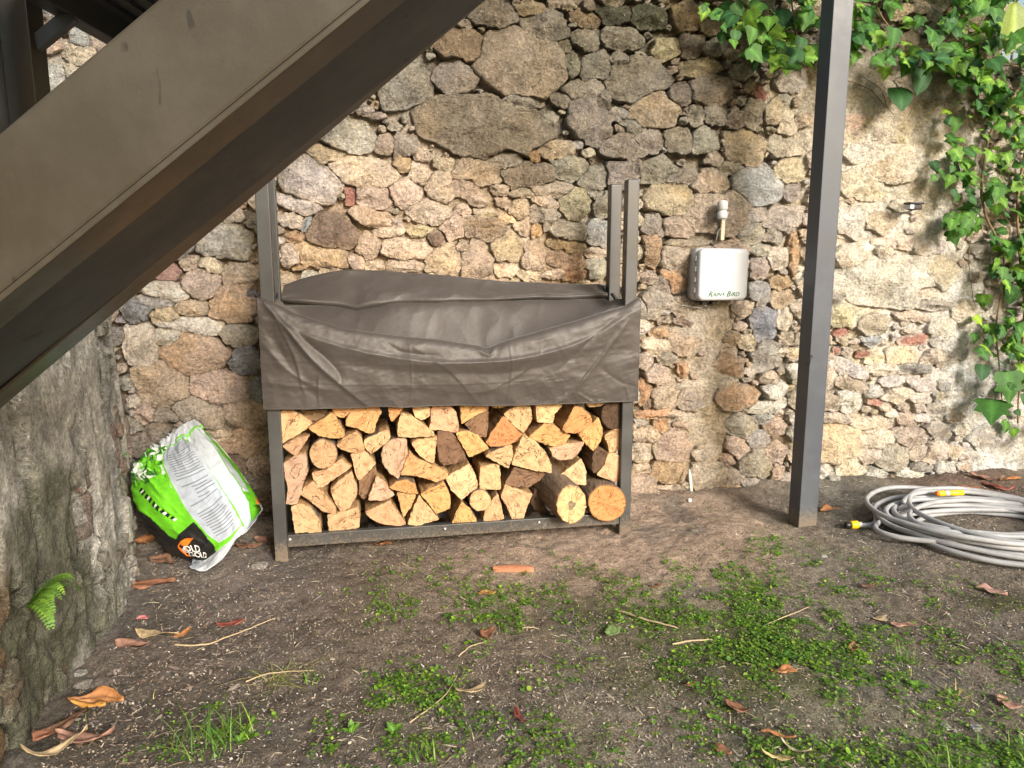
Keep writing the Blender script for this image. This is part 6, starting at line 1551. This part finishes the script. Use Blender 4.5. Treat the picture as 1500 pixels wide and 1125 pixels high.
HEART = mirror([(0.02, 0), (.18, .12), (.40, .08), (.52, -.16), (.48, -.44), (.32, -.72), (.14, -.92), (0.01, -1.06)])
LANCE = mirror([(0.02, 0), (.12, -.10), (.19, -.30), (.22, -.52), (.18, -.75), (.09, -.92), (0.01, -1.05)])
LEAFCOL = [(.040, .115, .024), (.056, .145, .026), (.028, .085, .028), (.115, .225, .034)]
leaf_types = []
for i, (ol, nm) in enumerate(((IVY5, 'ivy5'), (IVY3, 'ivy3'), (HEART, 'heart'), (IVY5, 'ivy5'))):
    leaf_types.append(leaf_mesh('leaf', ol, LEAFCOL[i], .16 + .05 * i, .12))
def leaf_basis(rg, normal, tip=Vector((0, 0, -1)), spread=.6):
    n_ = (Vector(normal) + Vector(rg.normal(0, spread, 3) * .6)).normalized()
    t_ = (Vector(tip) + Vector(rg.normal(0, spread, 3) * .7)); t_ = (t_ - n_ * t_.dot(n_)).normalized()
    xx = (-t_).cross(n_).normalized()
    return Matrix((xx, -t_, n_)).transposed()      # columns: x, y(away from tip), normal
NV = Vector((NX[0], NX[1], 0))
def inside(pt, poly):
    x, y = pt; c = False; j = len(poly) - 1
    for i in range(len(poly)):
        if (poly[i][1] > y) != (poly[j][1] > y) and x < (poly[j][0] - poly[i][0]) * (y - poly[i][1]) / (poly[j][1] - poly[i][1]) + poly[i][0]: c = not c
        j = i
    return c
def ivy(label, polys, extra, seed, stems, smin=.045, smax=.10, partmax=298):
    rg = np.random.default_rng(seed)
    leaves = []
    for (poly, n, w0, w1, bright) in polys:
        xs = [p[0] for p in poly]; ys = [p[1] for p in poly]; k = 0; tr_ = 0
        while k < n and tr_ < n * 40:
            tr_ += 1
            p = (rg.uniform(min(xs), max(xs)), rg.uniform(min(ys), max(ys)))
            if not inside(p, poly): continue
            if fbm(np.array(p[0] / 45.), np.array(p[1] / 45.), seed, 701, 2) < -.18 and rg.random() < .8: continue
            w = w0 + (w1 - w0) * rg.random() ** 1.3
            u_, z_ = wall_at(p[0], p[1], w)
            sz = rg.uniform(smin, smax) * (1 if rg.random() < .75 else .65)
            leaves.append((u_, w, z_, sz, rg.integers(0, 4), None)); k += 1
    for (px, py, spx, ty, w) in extra:
        u_, z_ = wall_at(px, py - spx * .35, w); leaves.append((u_, w, z_, spx * 4.1 / FPX, ty, 'x'))
    leaves.sort(key=lambda l: -(l[1] * 2 + l[3] + (9 if l[5] else 0)))
    c0 = leaves[0]
    root = empty('ivy_plant', UWZ(np.mean([l[0] for l in leaves]), .03, max(l[2] for l in leaves)), label, 'ivy')
    for (pts, r0) in stems:
        P_ = []
        for (px, py, w) in pts:
            u_, z_ = wall_at(px, py, w); P_.append(tuple(UWZ(u_, w, z_)))
        P_ = catmull(P_, 8 * len(P_)); P_ += .006 * np.stack([fbm(P_[:, 2] * 12, P_[:, 0] * 12, i, 710, 2) for i in range(3)], 1)
        tube('stem', P_, np.linspace(r0, r0 * .5, len(P_)), M['stem'], root, 6)
    ov, of, oc, off = [], [], [], 0
    for i, (u_, w, z_, sz, ty, ex_) in enumerate(leaves):
        B = leaf_basis(rg, NV + Vector((0, 0, .45)), Vector((0, 0, -1)), .35 if ex_ else .75)
        pos = UWZ(u_, w, z_)
        if i < partmax:
            me = leaf_types[ty][0]; o = bpy.data.objects.new('leaf', me); COL.objects.link(o)
            o.parent = root; o.matrix_local = Matrix.Translation(pos - Vector(root.location)) @ B.to_4x4() @ Matrix.Scale(sz, 4)
        else:
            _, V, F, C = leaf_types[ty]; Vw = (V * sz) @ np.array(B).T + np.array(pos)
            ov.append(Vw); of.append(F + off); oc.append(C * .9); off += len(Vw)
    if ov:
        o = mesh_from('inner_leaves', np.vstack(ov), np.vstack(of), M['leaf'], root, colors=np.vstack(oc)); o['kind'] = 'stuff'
    return root
ivy('dark green ivy hanging over the wall top, left of the tall steel post',
    [([(1030,-60),(1200,-60),(1200,70),(1165,95),(1120,98),(1095,70),(1055,55),(1032,10)], 150, .05, .34, 1)],
    [(1122,88,32,2,.20),(1165,82,32,2,.22),(1108,40,34,1,.26),(1075,30,22,2,.22)], 71,
    [([(1040,-40,.05),(1080,10,.08),(1110,50,.12),(1150,60,.16)], .006), ([(1150,-60,.05),(1160,10,.10),(1170,60,.16)], .006)])
ivy('sunlit ivy spreading along the wall top, right of the tall steel post',
    [([(1236,-60),(1500,-60),(1540,40),(1540,130),(1440,118),(1400,100),(1345,98),(1290,85),(1236,100)], 330, .04, .42, 1),
     ([(1380,60),(1520,60),(1540,150),(1470,165),(1400,150)], 90, .04, .30, 1)],
    [(1318,143,38,2,.16),(1352,115,36,2,.20),(1297,105,24,3,.14),(1330,95,26,0,.22),(1262,60,30,0,.26),(1400,125,28,2,.2),(1432,130,28,0,.22),(1286,55,26,3,.3)], 72,
    [([(1242,118,.03),(1272,130,.03),(1292,150,.03),(1310,168,.03)], .0035), ([(1262,110,.03),(1290,132,.03),(1300,160,.03)], .0025), ([(1330,172,.03),(1334,158,.04),(1320,140,.06)], .002),
     ([(1345,70,.08),(1390,62,.14),(1430,50,.18),(1500,30,.2)], .007), ([(1360,90,.08),(1400,74,.12),(1450,60,.16)], .006), ([(1320,78,.05),(1380,88,.10),(1440,92,.12),(1520,100,.12)], .006),
     ([(1260,-40,.1),(1290,20,.16),(1330,70,.12)], .006)])
ivy('long ivy strand trailing down the wall at the right edge of the picture',
    [([(1385,160),(1500,150),(1545,330),(1545,500),(1540,640),(1485,640),(1460,600),(1446,540),(1438,480),(1442,420),(1455,370),(1445,330),(1392,345),(1372,322),(1410,300),(1385,260),(1355,255),(1385,235),(1395,205)], 330, .04, .24, 1),
     ([(1465,300),(1545,280),(1545,560),(1470,560)], 110, .04, .20, 1)],
    [(1387,180,18,2,.08),(1390,205,22,0,.10),(1396,330,24,1,.08),(1368,243,18,2,.09),(1410,262,26,0,.14),(1378,258,22,0,.10),(1455,605,50,0,.16),(1478,565,48,0,.20),(1440,545,26,2,.12),(1437,518,24,0,.10),(1430,470,18,3,.08),(1428,495,18,1,.08),(1420,340,14,1,.06)], 73,
    [([(1400,190,.04),(1399,222,.04),(1404,252,.06)], .002), ([(1500,120,.05),(1450,200,.06),(1440,300,.06),(1470,380,.06),(1460,480,.05),(1470,600,.05)], .009),
     ([(1423,340,.03),(1420,380,.03),(1424,430,.03),(1430,450,.03)], .0025), ([(1430,270,.05),(1450,290,.06),(1480,330,.07)], .004), ([(1520,150,.05),(1490,300,.06),(1500,450,.06),(1490,620,.04)], .010)], .04, .09)

# ============================================================ BUSH BEHIND THE WALL TOP (upper right)
rg = np.random.default_rng(81)
bush = empty('bush', UWZ(2.9, -.6, 1.6), 'leafy bush with bare brown branches growing behind the low end of the wall', 'bush')
gme = leaf_mesh('leaf', LANCE, (.06, .14, .035), .10, .15); gme2 = leaf_mesh('leaf', LANCE, (.10, .17, .05), .12, .2)
for k in range(16):
    px0, py0 = rg.uniform(1350, 1560), 120; px1, py1 = px0 + rg.uniform(-130, 90), rg.uniform(-120, 40)
    w = -.35 - rg.uniform(0, .7)
    a = UWZ(wall_at(px0, py0, w)[0], w, 1.9); m_ = UWZ(wall_at((px0 + px1) / 2 + rg.uniform(-25, 25), 60, w)[0], w, wall_at((px0 + px1) / 2, 60, w)[1]); b_ = UWZ(wall_at(px1, py1, w)[0], w, wall_at(px1, py1, w)[1])
    P_ = catmull([tuple(a), tuple(m_), tuple(b_)], 20); P_ = P_ + .03 * np.stack([fbm(P_[:, 2] * 4, k, i, 811, 3) for i in range(3)], 1)
    tube('branch', P_, np.linspace(.013, .004, 20), M['branch'], bush, 6)
    for j in range(14):
        t_ = P_[rg.integers(6, 20)]; L = rg.uniform(.07, .14)
        B = leaf_basis(rg, NV + Vector((0, 0, .8)), Vector(rg.normal(0, 1, 3)), .9)
        o = bpy.data.objects.new('leaf', (gme if rg.random() < .7 else gme2)[0]); COL.objects.link(o); o.parent = bush
        o.matrix_local = Matrix.Translation(Vector(t_) + Vector(rg.normal(0, .03, 3)) - Vector(bush.location)) @ B.to_4x4() @ Matrix.Scale(L, 4)
# the big pale leaf at the very corner
u_, z_ = wall_at(1490, 2, .30); L = 72 * 4.4 / FPX
B = leaf_basis(np.random.default_rng(3), NV + Vector((0, 0, .1)), Vector((-.18, 0, -1)), .05)
big = leaf_mesh('leaf', [(x * 1.5, y) for x, y in LANCE], (.13, .20, .06), .10, .25, mat=M['weed'])
o = bpy.data.objects.new('leaf', big[0]); COL.objects.link(o); o.parent = bush
o.matrix_local = Matrix.Translation(UWZ(u_, .30, z_) - Vector(bush.location)) @ B.to_4x4() @ Matrix.Scale(L, 4)
tube('branch', catmull([tuple(UWZ(wall_at(1540, 30, .1)[0], .1, wall_at(1540, 30, .1)[1])), tuple(UWZ(u_ + .05, .26, z_ + .06)), tuple(UWZ(u_, .30, z_))], 12), .004, M['branch'], bush, 6)

# ============================================================ FERN AND SMALL PLANTS
def fern(px, py, n, L, label, seed):
    rg = np.random.default_rng(seed)
    qq, zz = lw_find(px, py); c, n_, t_ = lw_point(qq, zz, .005)
    root = empty('fern', c, label, 'fern')
    for k in range(n):
        a = rg.uniform(-1.3, 1.3); l = L * rg.uniform(.6, 1.1)
        d_ = (t_ * math.sin(a) + n_ * .75 + Vector((0, 0, math.cos(a) * .75))).normalized()
        P_ = catmull([tuple(c), tuple(c + d_ * l * .5), tuple(c + d_ * l * .85 + Vector((0, 0, -l * .18))), tuple(c + d_ * l + Vector((0, 0, -l * .42)))], 14)
        V, F, C = [], [], []
        side0 = d_.cross(Vector((0, 0, 1))).normalized()
        for j in range(13):
            p, p2 = Vector(P_[j]), Vector(P_[j + 1]); f = j / 13; pw = l * .17 * (1 - f ** 1.6) * min(1, .4 + j * .3)
            for s_ in (-1, 1):
                tip_ = p + side0 * s_ * pw + (p2 - p) * .7; b0_ = len(V)
                V += [tuple(p), tuple(p + side0 * s_ * pw * .5 - (p2 - p) * .15), tuple(tip_), tuple(p + side0 * s_ * pw * .5 + (p2 - p) * .75), tuple(p + (p2 - p) * .55)]
                F.append((b0_, b0_ + 1, b0_ + 2, b0_ + 3, b0_ + 4)); C += [(.14, .27, .05)] * 5
        o = mesh_from('frond', V, F, M['weed'], root, origin=c, colors=np.array(C) * rg.uniform(.7, 1.25), smooth=False)
    return root
fern(40, 885, 34, .165, 'bright green fern growing out of the mossy wall at the lower left', 5)
fern(178, 668, 7, .04, 'tiny fern tuft growing on the grey wall near the corner', 6)
def rosette(px, py, n, L, label, seed, col=(.09, .20, .03), up=.5):
    rg = np.random.default_rng(seed); g_ = ground_at(px, py); z_ = gh(g_.x, g_.y)
    root = empty('weed_plant', (g_.x, g_.y, z_), label, 'weed')
    me = leaf_mesh('leaf', [(x * 1.25, y) for x, y in LANCE], col, .25, .25, mat=M['weed'])
    for k in range(n):
        a = 2 * math.pi * k / n + rg.uniform(-.3, .3); e_ = rg.uniform(.2, up + .3)
        tip = Vector((math.cos(a) * math.cos(e_), math.sin(a) * math.cos(e_), math.sin(e_))); nn = Vector((-math.cos(a) * math.sin(e_), -math.sin(a) * math.sin(e_), math.cos(e_)))
        xx = (-tip).cross(nn).normalized(); B = Matrix((xx, -tip, nn)).transposed()
        o = bpy.data.objects.new('leaf', me[0]); COL.objects.link(o); o.parent = root
        o.matrix_local = Matrix.Translation((0, 0, .004)) @ B.to_4x4() @ Matrix.Scale(L * rg.uniform(.7, 1.1), 4)
for a in [(578, 1075, 7, .045, 'leafy rosette weed with pointed leaves near the bottom edge, left of centre', 1), (1150, 962, 6, .042, 'dark green weed with a few broad leaves in the clover patch', 2, (.05, .13, .03)),
          (1345, 1000, 6, .04, 'green weed rosette beside the thin grass tuft at the right', 3), (1000, 972, 5, .03, 'small pale green weed below the long twigs', 4), (1240, 1110, 6, .03, 'bright weed rosette at the bottom edge beside the mossy patch', 5, (.13, .27, .04)),
          (1140, 815, 7, .028, 'weed rosette on the soil mound edge left of the tall post foot', 6, (.12, .25, .03)), (515, 1075, 6, .036, 'upright small weed left of the leafy rosette at the bottom', 7, (.12, .25, .04), .9),
          (1395, 1010, 5, .035, 'weed with long leaves at the foot of the dry pale grass tuft', 8), (350, 1085, 6, .03, 'round-leaved weed between the two green grass tufts', 9, (.12, .25, .04)), (1175, 788, 6, .02, 'tiny weed at the foot of the tall steel post', 10, (.12, .24, .04))]: rosette(*a)

# ============================================================ DRY LEAVES, SHARDS AND TWIGS
def dry_leaf(px, py, lpx, ang, col, label, wfac=.42, curl=.5, seed=0, lift=.008, cat='leaf', grp='fallen dry leaves'):
    rg = np.random.default_rng(900 + seed)
    g_ = ground_at(px, py); dist = math.hypot(g_.x, g_.y); L = lpx * dist / FPX * .88; col = tuple(c_ * .75 for c_ in col); z_ = gh(g_.x, g_.y)
    nu, nv = 13, 7
    A, B = np.meshgrid(np.linspace(-1, 1, nu), np.linspace(-1, 1, nv))
    half = (1 - np.abs(A) ** 2.2) ** .8 * wfac * (1 - .18 * A)
    X_ = A * .5; Y_ = B * half * .5 * (1 + .22 * vn(A * 3.2, B * 1.3 + seed, seed, 5)) + .09 * np.sin(A * 2.2 + seed)
    Z_ = curl * (.55 * Y_ ** 2 * 4 * (1 if seed % 3 else -.6) + .16 * A ** 2 * (1 if seed % 2 else -.4)) + .10 * fbm(A * 2, B * 2, seed, 31, 2) + .10 * curl * np.abs(A) ** 3 + .03 * np.abs(B) * half
    Z_ = Z_ - Z_.min()
    ca, sa = math.cos(ang), math.sin(ang)
    Xw = (X_ * ca - Y_ * sa) * L; Yw = (X_ * sa + Y_ * ca) * L; Zw = Z_ * L
    V = np.stack([g_.x + Xw, g_.y + Yw, z_ + lift + Zw], -1).reshape(-1, 3)
    C = np.array(col) * (1 + .35 * fbm(A * 3, B * 3, seed, 41, 3))[..., None] * (1 - .30 * (np.abs(B) < .1))[..., None]
    o = mesh_from('dry_leaf', V, grid_faces(nv, nu), M['dry_leaf'], None, origin=(g_.x, g_.y, z_), colors=C.reshape(-1, 3))
    so = o.modifiers.new('thickness', 'SOLIDIFY'); so.thickness = .0008
    tag(o, label, cat, grp)
RB = (.27, .12, .07); OB = (.40, .18, .07); BR = (.20, .11, .07); PK = (.34, .19, .14); TN = (.42, .32, .19); RD = (.22, .06, .045); YT = (.50, .40, .18)
LV_ = [(713,867,32,.1,OB,'small curled orange leaf just below the clay shard'), (716,930,44,1.45,RB,'reddish brown leaf standing upright in the middle of the dirt',.5,.5), (690,1016,58,.55,TN,'pale beige leaf with a pointed stalk end, lower middle',.38,.5),
 (761,1055,50,-1.0,RD,'dark red curled leaf on the bare soil, lower middle',.3,.9), (962,860,20,.3,RB,'small reddish chip of leaf below the soil mound'), (223,853,66,.12,RB,'large flat brown leaf below the left corner of the sack',.42,.3),
 (214,797,44,.6,OB,'orange-brown leaf wedged between the left wall and the sack',.5,.8), (238,822,52,-.35,BR,'curled brown leaf under the lower edge of the sack',.4,.9), (222,775,30,.2,BR,'brown leaf behind the sack, against the left wall',.5,.6),
 (194,946,56,.1,PK,'pinkish brown leaf at the left, under a curled pale one',.4,.5), (268,929,34,1.2,OB,'upright rusty leaf right of the pinkish brown one',.5,.6), (228,930,80,-.35,TN,'long curled pale leaf arching over the pinkish brown one',.16,1.2),
 (338,914,46,.15,RD,'dull red leaf on the grey litter at the left',.38,.4), (143,1028,84,.05,OB,'long orange-brown leaf near the foot of the mossy wall',.22,.7), (130,1036,60,.0,(.50,.25,.06),'bright orange leaf lying under the long orange-brown one',.3,.5),
 (72,1075,46,1.2,RB,'brown leaf against the foot of the mossy wall, lower left',.6,.6), (124,1083,90,.1,PK,'broad pinkish brown leaf near the lower left corner',.34,.4), (96,1060,70,.9,BR,'dark brown leaf slanting between the two lower left brown ones',.34,.6),
 (84,1108,86,.5,TN,'pale rolled leaf in the lower left corner',.2,1.1), (1215,747,36,.15,OB,'orange-brown leaf on the dirt right of the tall post foot',.4,.6), (1322,917,42,.0,PK,'flat pinkish leaf in the weeds right of the clover patch',.36,.3),
 (1452,866,40,-.6,(.45,.27,.22),'pale pink leaf below the hose coil',.45,.3), (1080,1040,46,-.6,RB,'three-cornered brown leaf near the bottom edge, right of the middle',.5,.6), (1059,1098,34,-1.0,RB,'brown leaf at the bottom edge, left of the bright clover',.6,.5),
 (1249,951,32,.8,RB,'brown curled leaf in the clover at the right',.5,.8), (1148,983,44,-.1,OB,'orange-tan leaf under the broad-leaved dark weed',.35,.5), (1137,1116,52,-.35,YT,'yellowish curled leaf at the bottom edge, right of the middle',.3,.9),
 (1140,1078,56,-.2,OB,'thin orange leaf above the yellowish curled one',.14,.7), (1165,1100,50,-.45,(.5,.42,.3),'pale stalk-like leaf right of the thin orange one',.16,.8), (1290,905,30,.2,TN,'tan leaf bit left of the flat pinkish leaf',.5,.6), (1273,860,30,0,BR,'brown leaf piece in the weeds left of the hose coil',.4,.5),
 (1470,1022,24,.5,PK,'pinkish brown leaf at the right edge, upper one of a pair',.7,.4), (1482,1030,26,-.3,PK,'pinkish brown leaf at the right edge, lower one of a pair',.7,.4), (1418,716,38,.3,RB,'brown leaf against the wall foot above the hose, left of its pile',.35,.7), (1445,706,42,-.2,PK,'pinkish brown leaf on top of the pile above the hose',.3,.7),
 (1462,712,40,-.5,RD,'dark red leaf in the pile above the hose',.25,.8), (1440,722,36,.5,BR,'dark brown leaf at the bottom of the pile above the hose',.4,.6), (1480,705,36,.1,OB,'rusty leaf at the right end of the pile above the hose',.3,.6),
 (358,782,34,.4,BR,'brown leaf right of the sack, nearest its lower tip',.5,.6), (372,768,40,.8,RB,'reddish brown leaf between the sack and the left rack post',.45,.5), (386,792,36,-.2,PK,'pinkish leaf lying against the left rack post',.45,.4), (365,800,46,.1,BR,'flat brown leaf in front of the gap between sack and rack',.4,.4),
 (460,790,36,.2,(.35,.10,.05),'red-brown leaf under the left end of the rack',.4,.5), (560,795,30,-.1,OB,'orange leaf bit under the rack rail',.4,.5), (1012,1005,16,.2,(.40,.10,.06),'tiny red leaf in the middle of the pebbly dirt',.6,.6), (208,902,18,.1,(.65,.22,.22),'tiny bright pink petal on the litter left of the rack',.55,.3)]
for k, L0 in enumerate(LV_):
    px, py, l, a, c, lb = L0[:6]; wf = L0[6] if len(L0) > 6 else .42; cu = L0[7] if len(L0) > 7 else .5
    dry_leaf(px, py, l, a, c, lb, wf, cu, k + 1)
# broad green leaf
dry_leaf(895, 924, 46, 1.45, (.20, .30, .10), 'broad yellow-green leaf with a brown spot lying in the middle of the dirt', .55, .25, 61, .012, 'leaf', None)
# clay shard
g_ = ground_at(752, 833); z_ = gh(g_.x, g_.y)
nu, nv = 14, 7; A, B = np.meshgrid(np.linspace(-1, 1, nu), np.linspace(-1, 1, nv)); Lx = 30 * 3.5 / FPX
Xs = A * Lx; Ys = B * .028 * (1 - .5 * np.abs(A) ** 3); Zs = .018 + .006 * (1 - B ** 2) - .004 * A ** 2
top_ = np.stack([g_.x + Xs, g_.y + Ys, z_ + Zs], -1).reshape(-1, 3); botm = top_.copy(); botm[:, 2] -= .014
F = [tuple(int(i) for i in f) for f in grid_faces(nv, nu)]; nb_ = len(top_); F2 = [tuple(i + nb_ for i in f[::-1]) for f in F]
rim = list(range(nu)) + [r * nu + nu - 1 for r in range(1, nv)] + [(nv - 1) * nu + c for c in range(nu - 2, -1, -1)] + [r * nu for r in range(nv - 2, 0, -1)]
F3 = [(rim[i], rim[i] + nb_, rim[(i + 1) % len(rim)] + nb_, rim[(i + 1) % len(rim)]) for i in range(len(rim))]
o = mesh_from('clay_shard', np.vstack([top_, botm]), F + F2 + F3, M['clay'], None, smooth=False); tag(o, 'long curved terracotta shard on the soil in front of the rack', 'shard')
def twig(pts, r, label):
    P_ = []
    for (px, py) in pts:
        g_ = ground_at(px, py); P_.append((g_.x, g_.y, gh(g_.x, g_.y) + .010))
    P_ = catmull(P_, 24); P_[:, 2] += .006 * np.sin(np.linspace(0, 3.1, 24)); P_ += .002 * np.stack([vn(P_[:, 0] * 40, P_[:, 1] * 40, i, 6) for i in range(3)], 1)
    o = tube('twig', P_, np.linspace(r, r * .45, 24), M['twig'], None, 7); tag(o, label, 'twig', 'twigs on the ground')
twig([(906, 892), (945, 908), (992, 920)], .0055, 'longer pale twig pointing down right, above the clover')
twig([(985, 944), (1015, 940), (1050, 936)], .0045, 'short pale twig lying almost level below the longer one')
twig([(1120, 916), (1150, 905), (1185, 890)], .003, 'thin twig crossing the clover patch, rising to the right')
twig([(600, 1062), (650, 1025), (670, 990)], .0025, 'thin dry stalk running up to the pale beige leaf')
twig([(672, 962), (690, 950), (712, 942)], .0028, 'small stalk beside the upright reddish leaf')
twig([(255, 945), (300, 945), (345, 930), (405, 905)], .004, 'long bleached root-like stick on the litter left of the rack')
twig([(360, 1000), (400, 988), (462, 984)], .003, 'pale stalk among the flattened cut grass')
twig([(1340, 905), (1365, 918), (1385, 932)], .003, 'thin dark stick in the dirt below the hose')
twig([(765, 920), (790, 921)], .003, 'very short pale stick near the centre of the dirt')
# a few loose stones
for k, (px, py, s_, c_, lb) in enumerate([(122, 1003, .022, (.28, .26, .23), 'grey stone at the foot of the left wall, furthest from the camera'), (118, 985, .016, (.40, .39, .36), 'small round pale pebble at the foot of the left wall'), (150, 1000, .026, (.27, .22, .19), 'flat brownish stone right of the grey one by the left wall'),
       (1220, 714, .030, (.55, .53, .47), 'white stone half buried between the tall post and the wall'), (1385, 1057, .012, (.5, .48, .42), 'pale round pebble at the lower right'), (1207, 813, .012, (.5, .5, .46), 'small whitish stone in the dirt below the tall post'), (800, 1008, .008, (.5, .48, .4), 'little cream pebble in the pebbly dirt at the centre'),
       (380, 826, .03, (.36, .33, .30), 'flat grey stone under the foot of the left rack post'), (1430, 1060, .014, (.45, .45, .45), 'bluish pebble right of the pale round one')]):
    g_ = ground_at(px, py); c = Vector((g_.x, g_.y, gh(g_.x, g_.y) + s_ * .15))
    o = rough_block('loose_stone', c, (1, 0, 0), (0, 1, 0), (0, 0, 1), s_ * 1.2, s_, s_ * .5, c_, M['rock'], None, 40 + k); tag(o, lb, 'stone', 'loose stones on the ground')
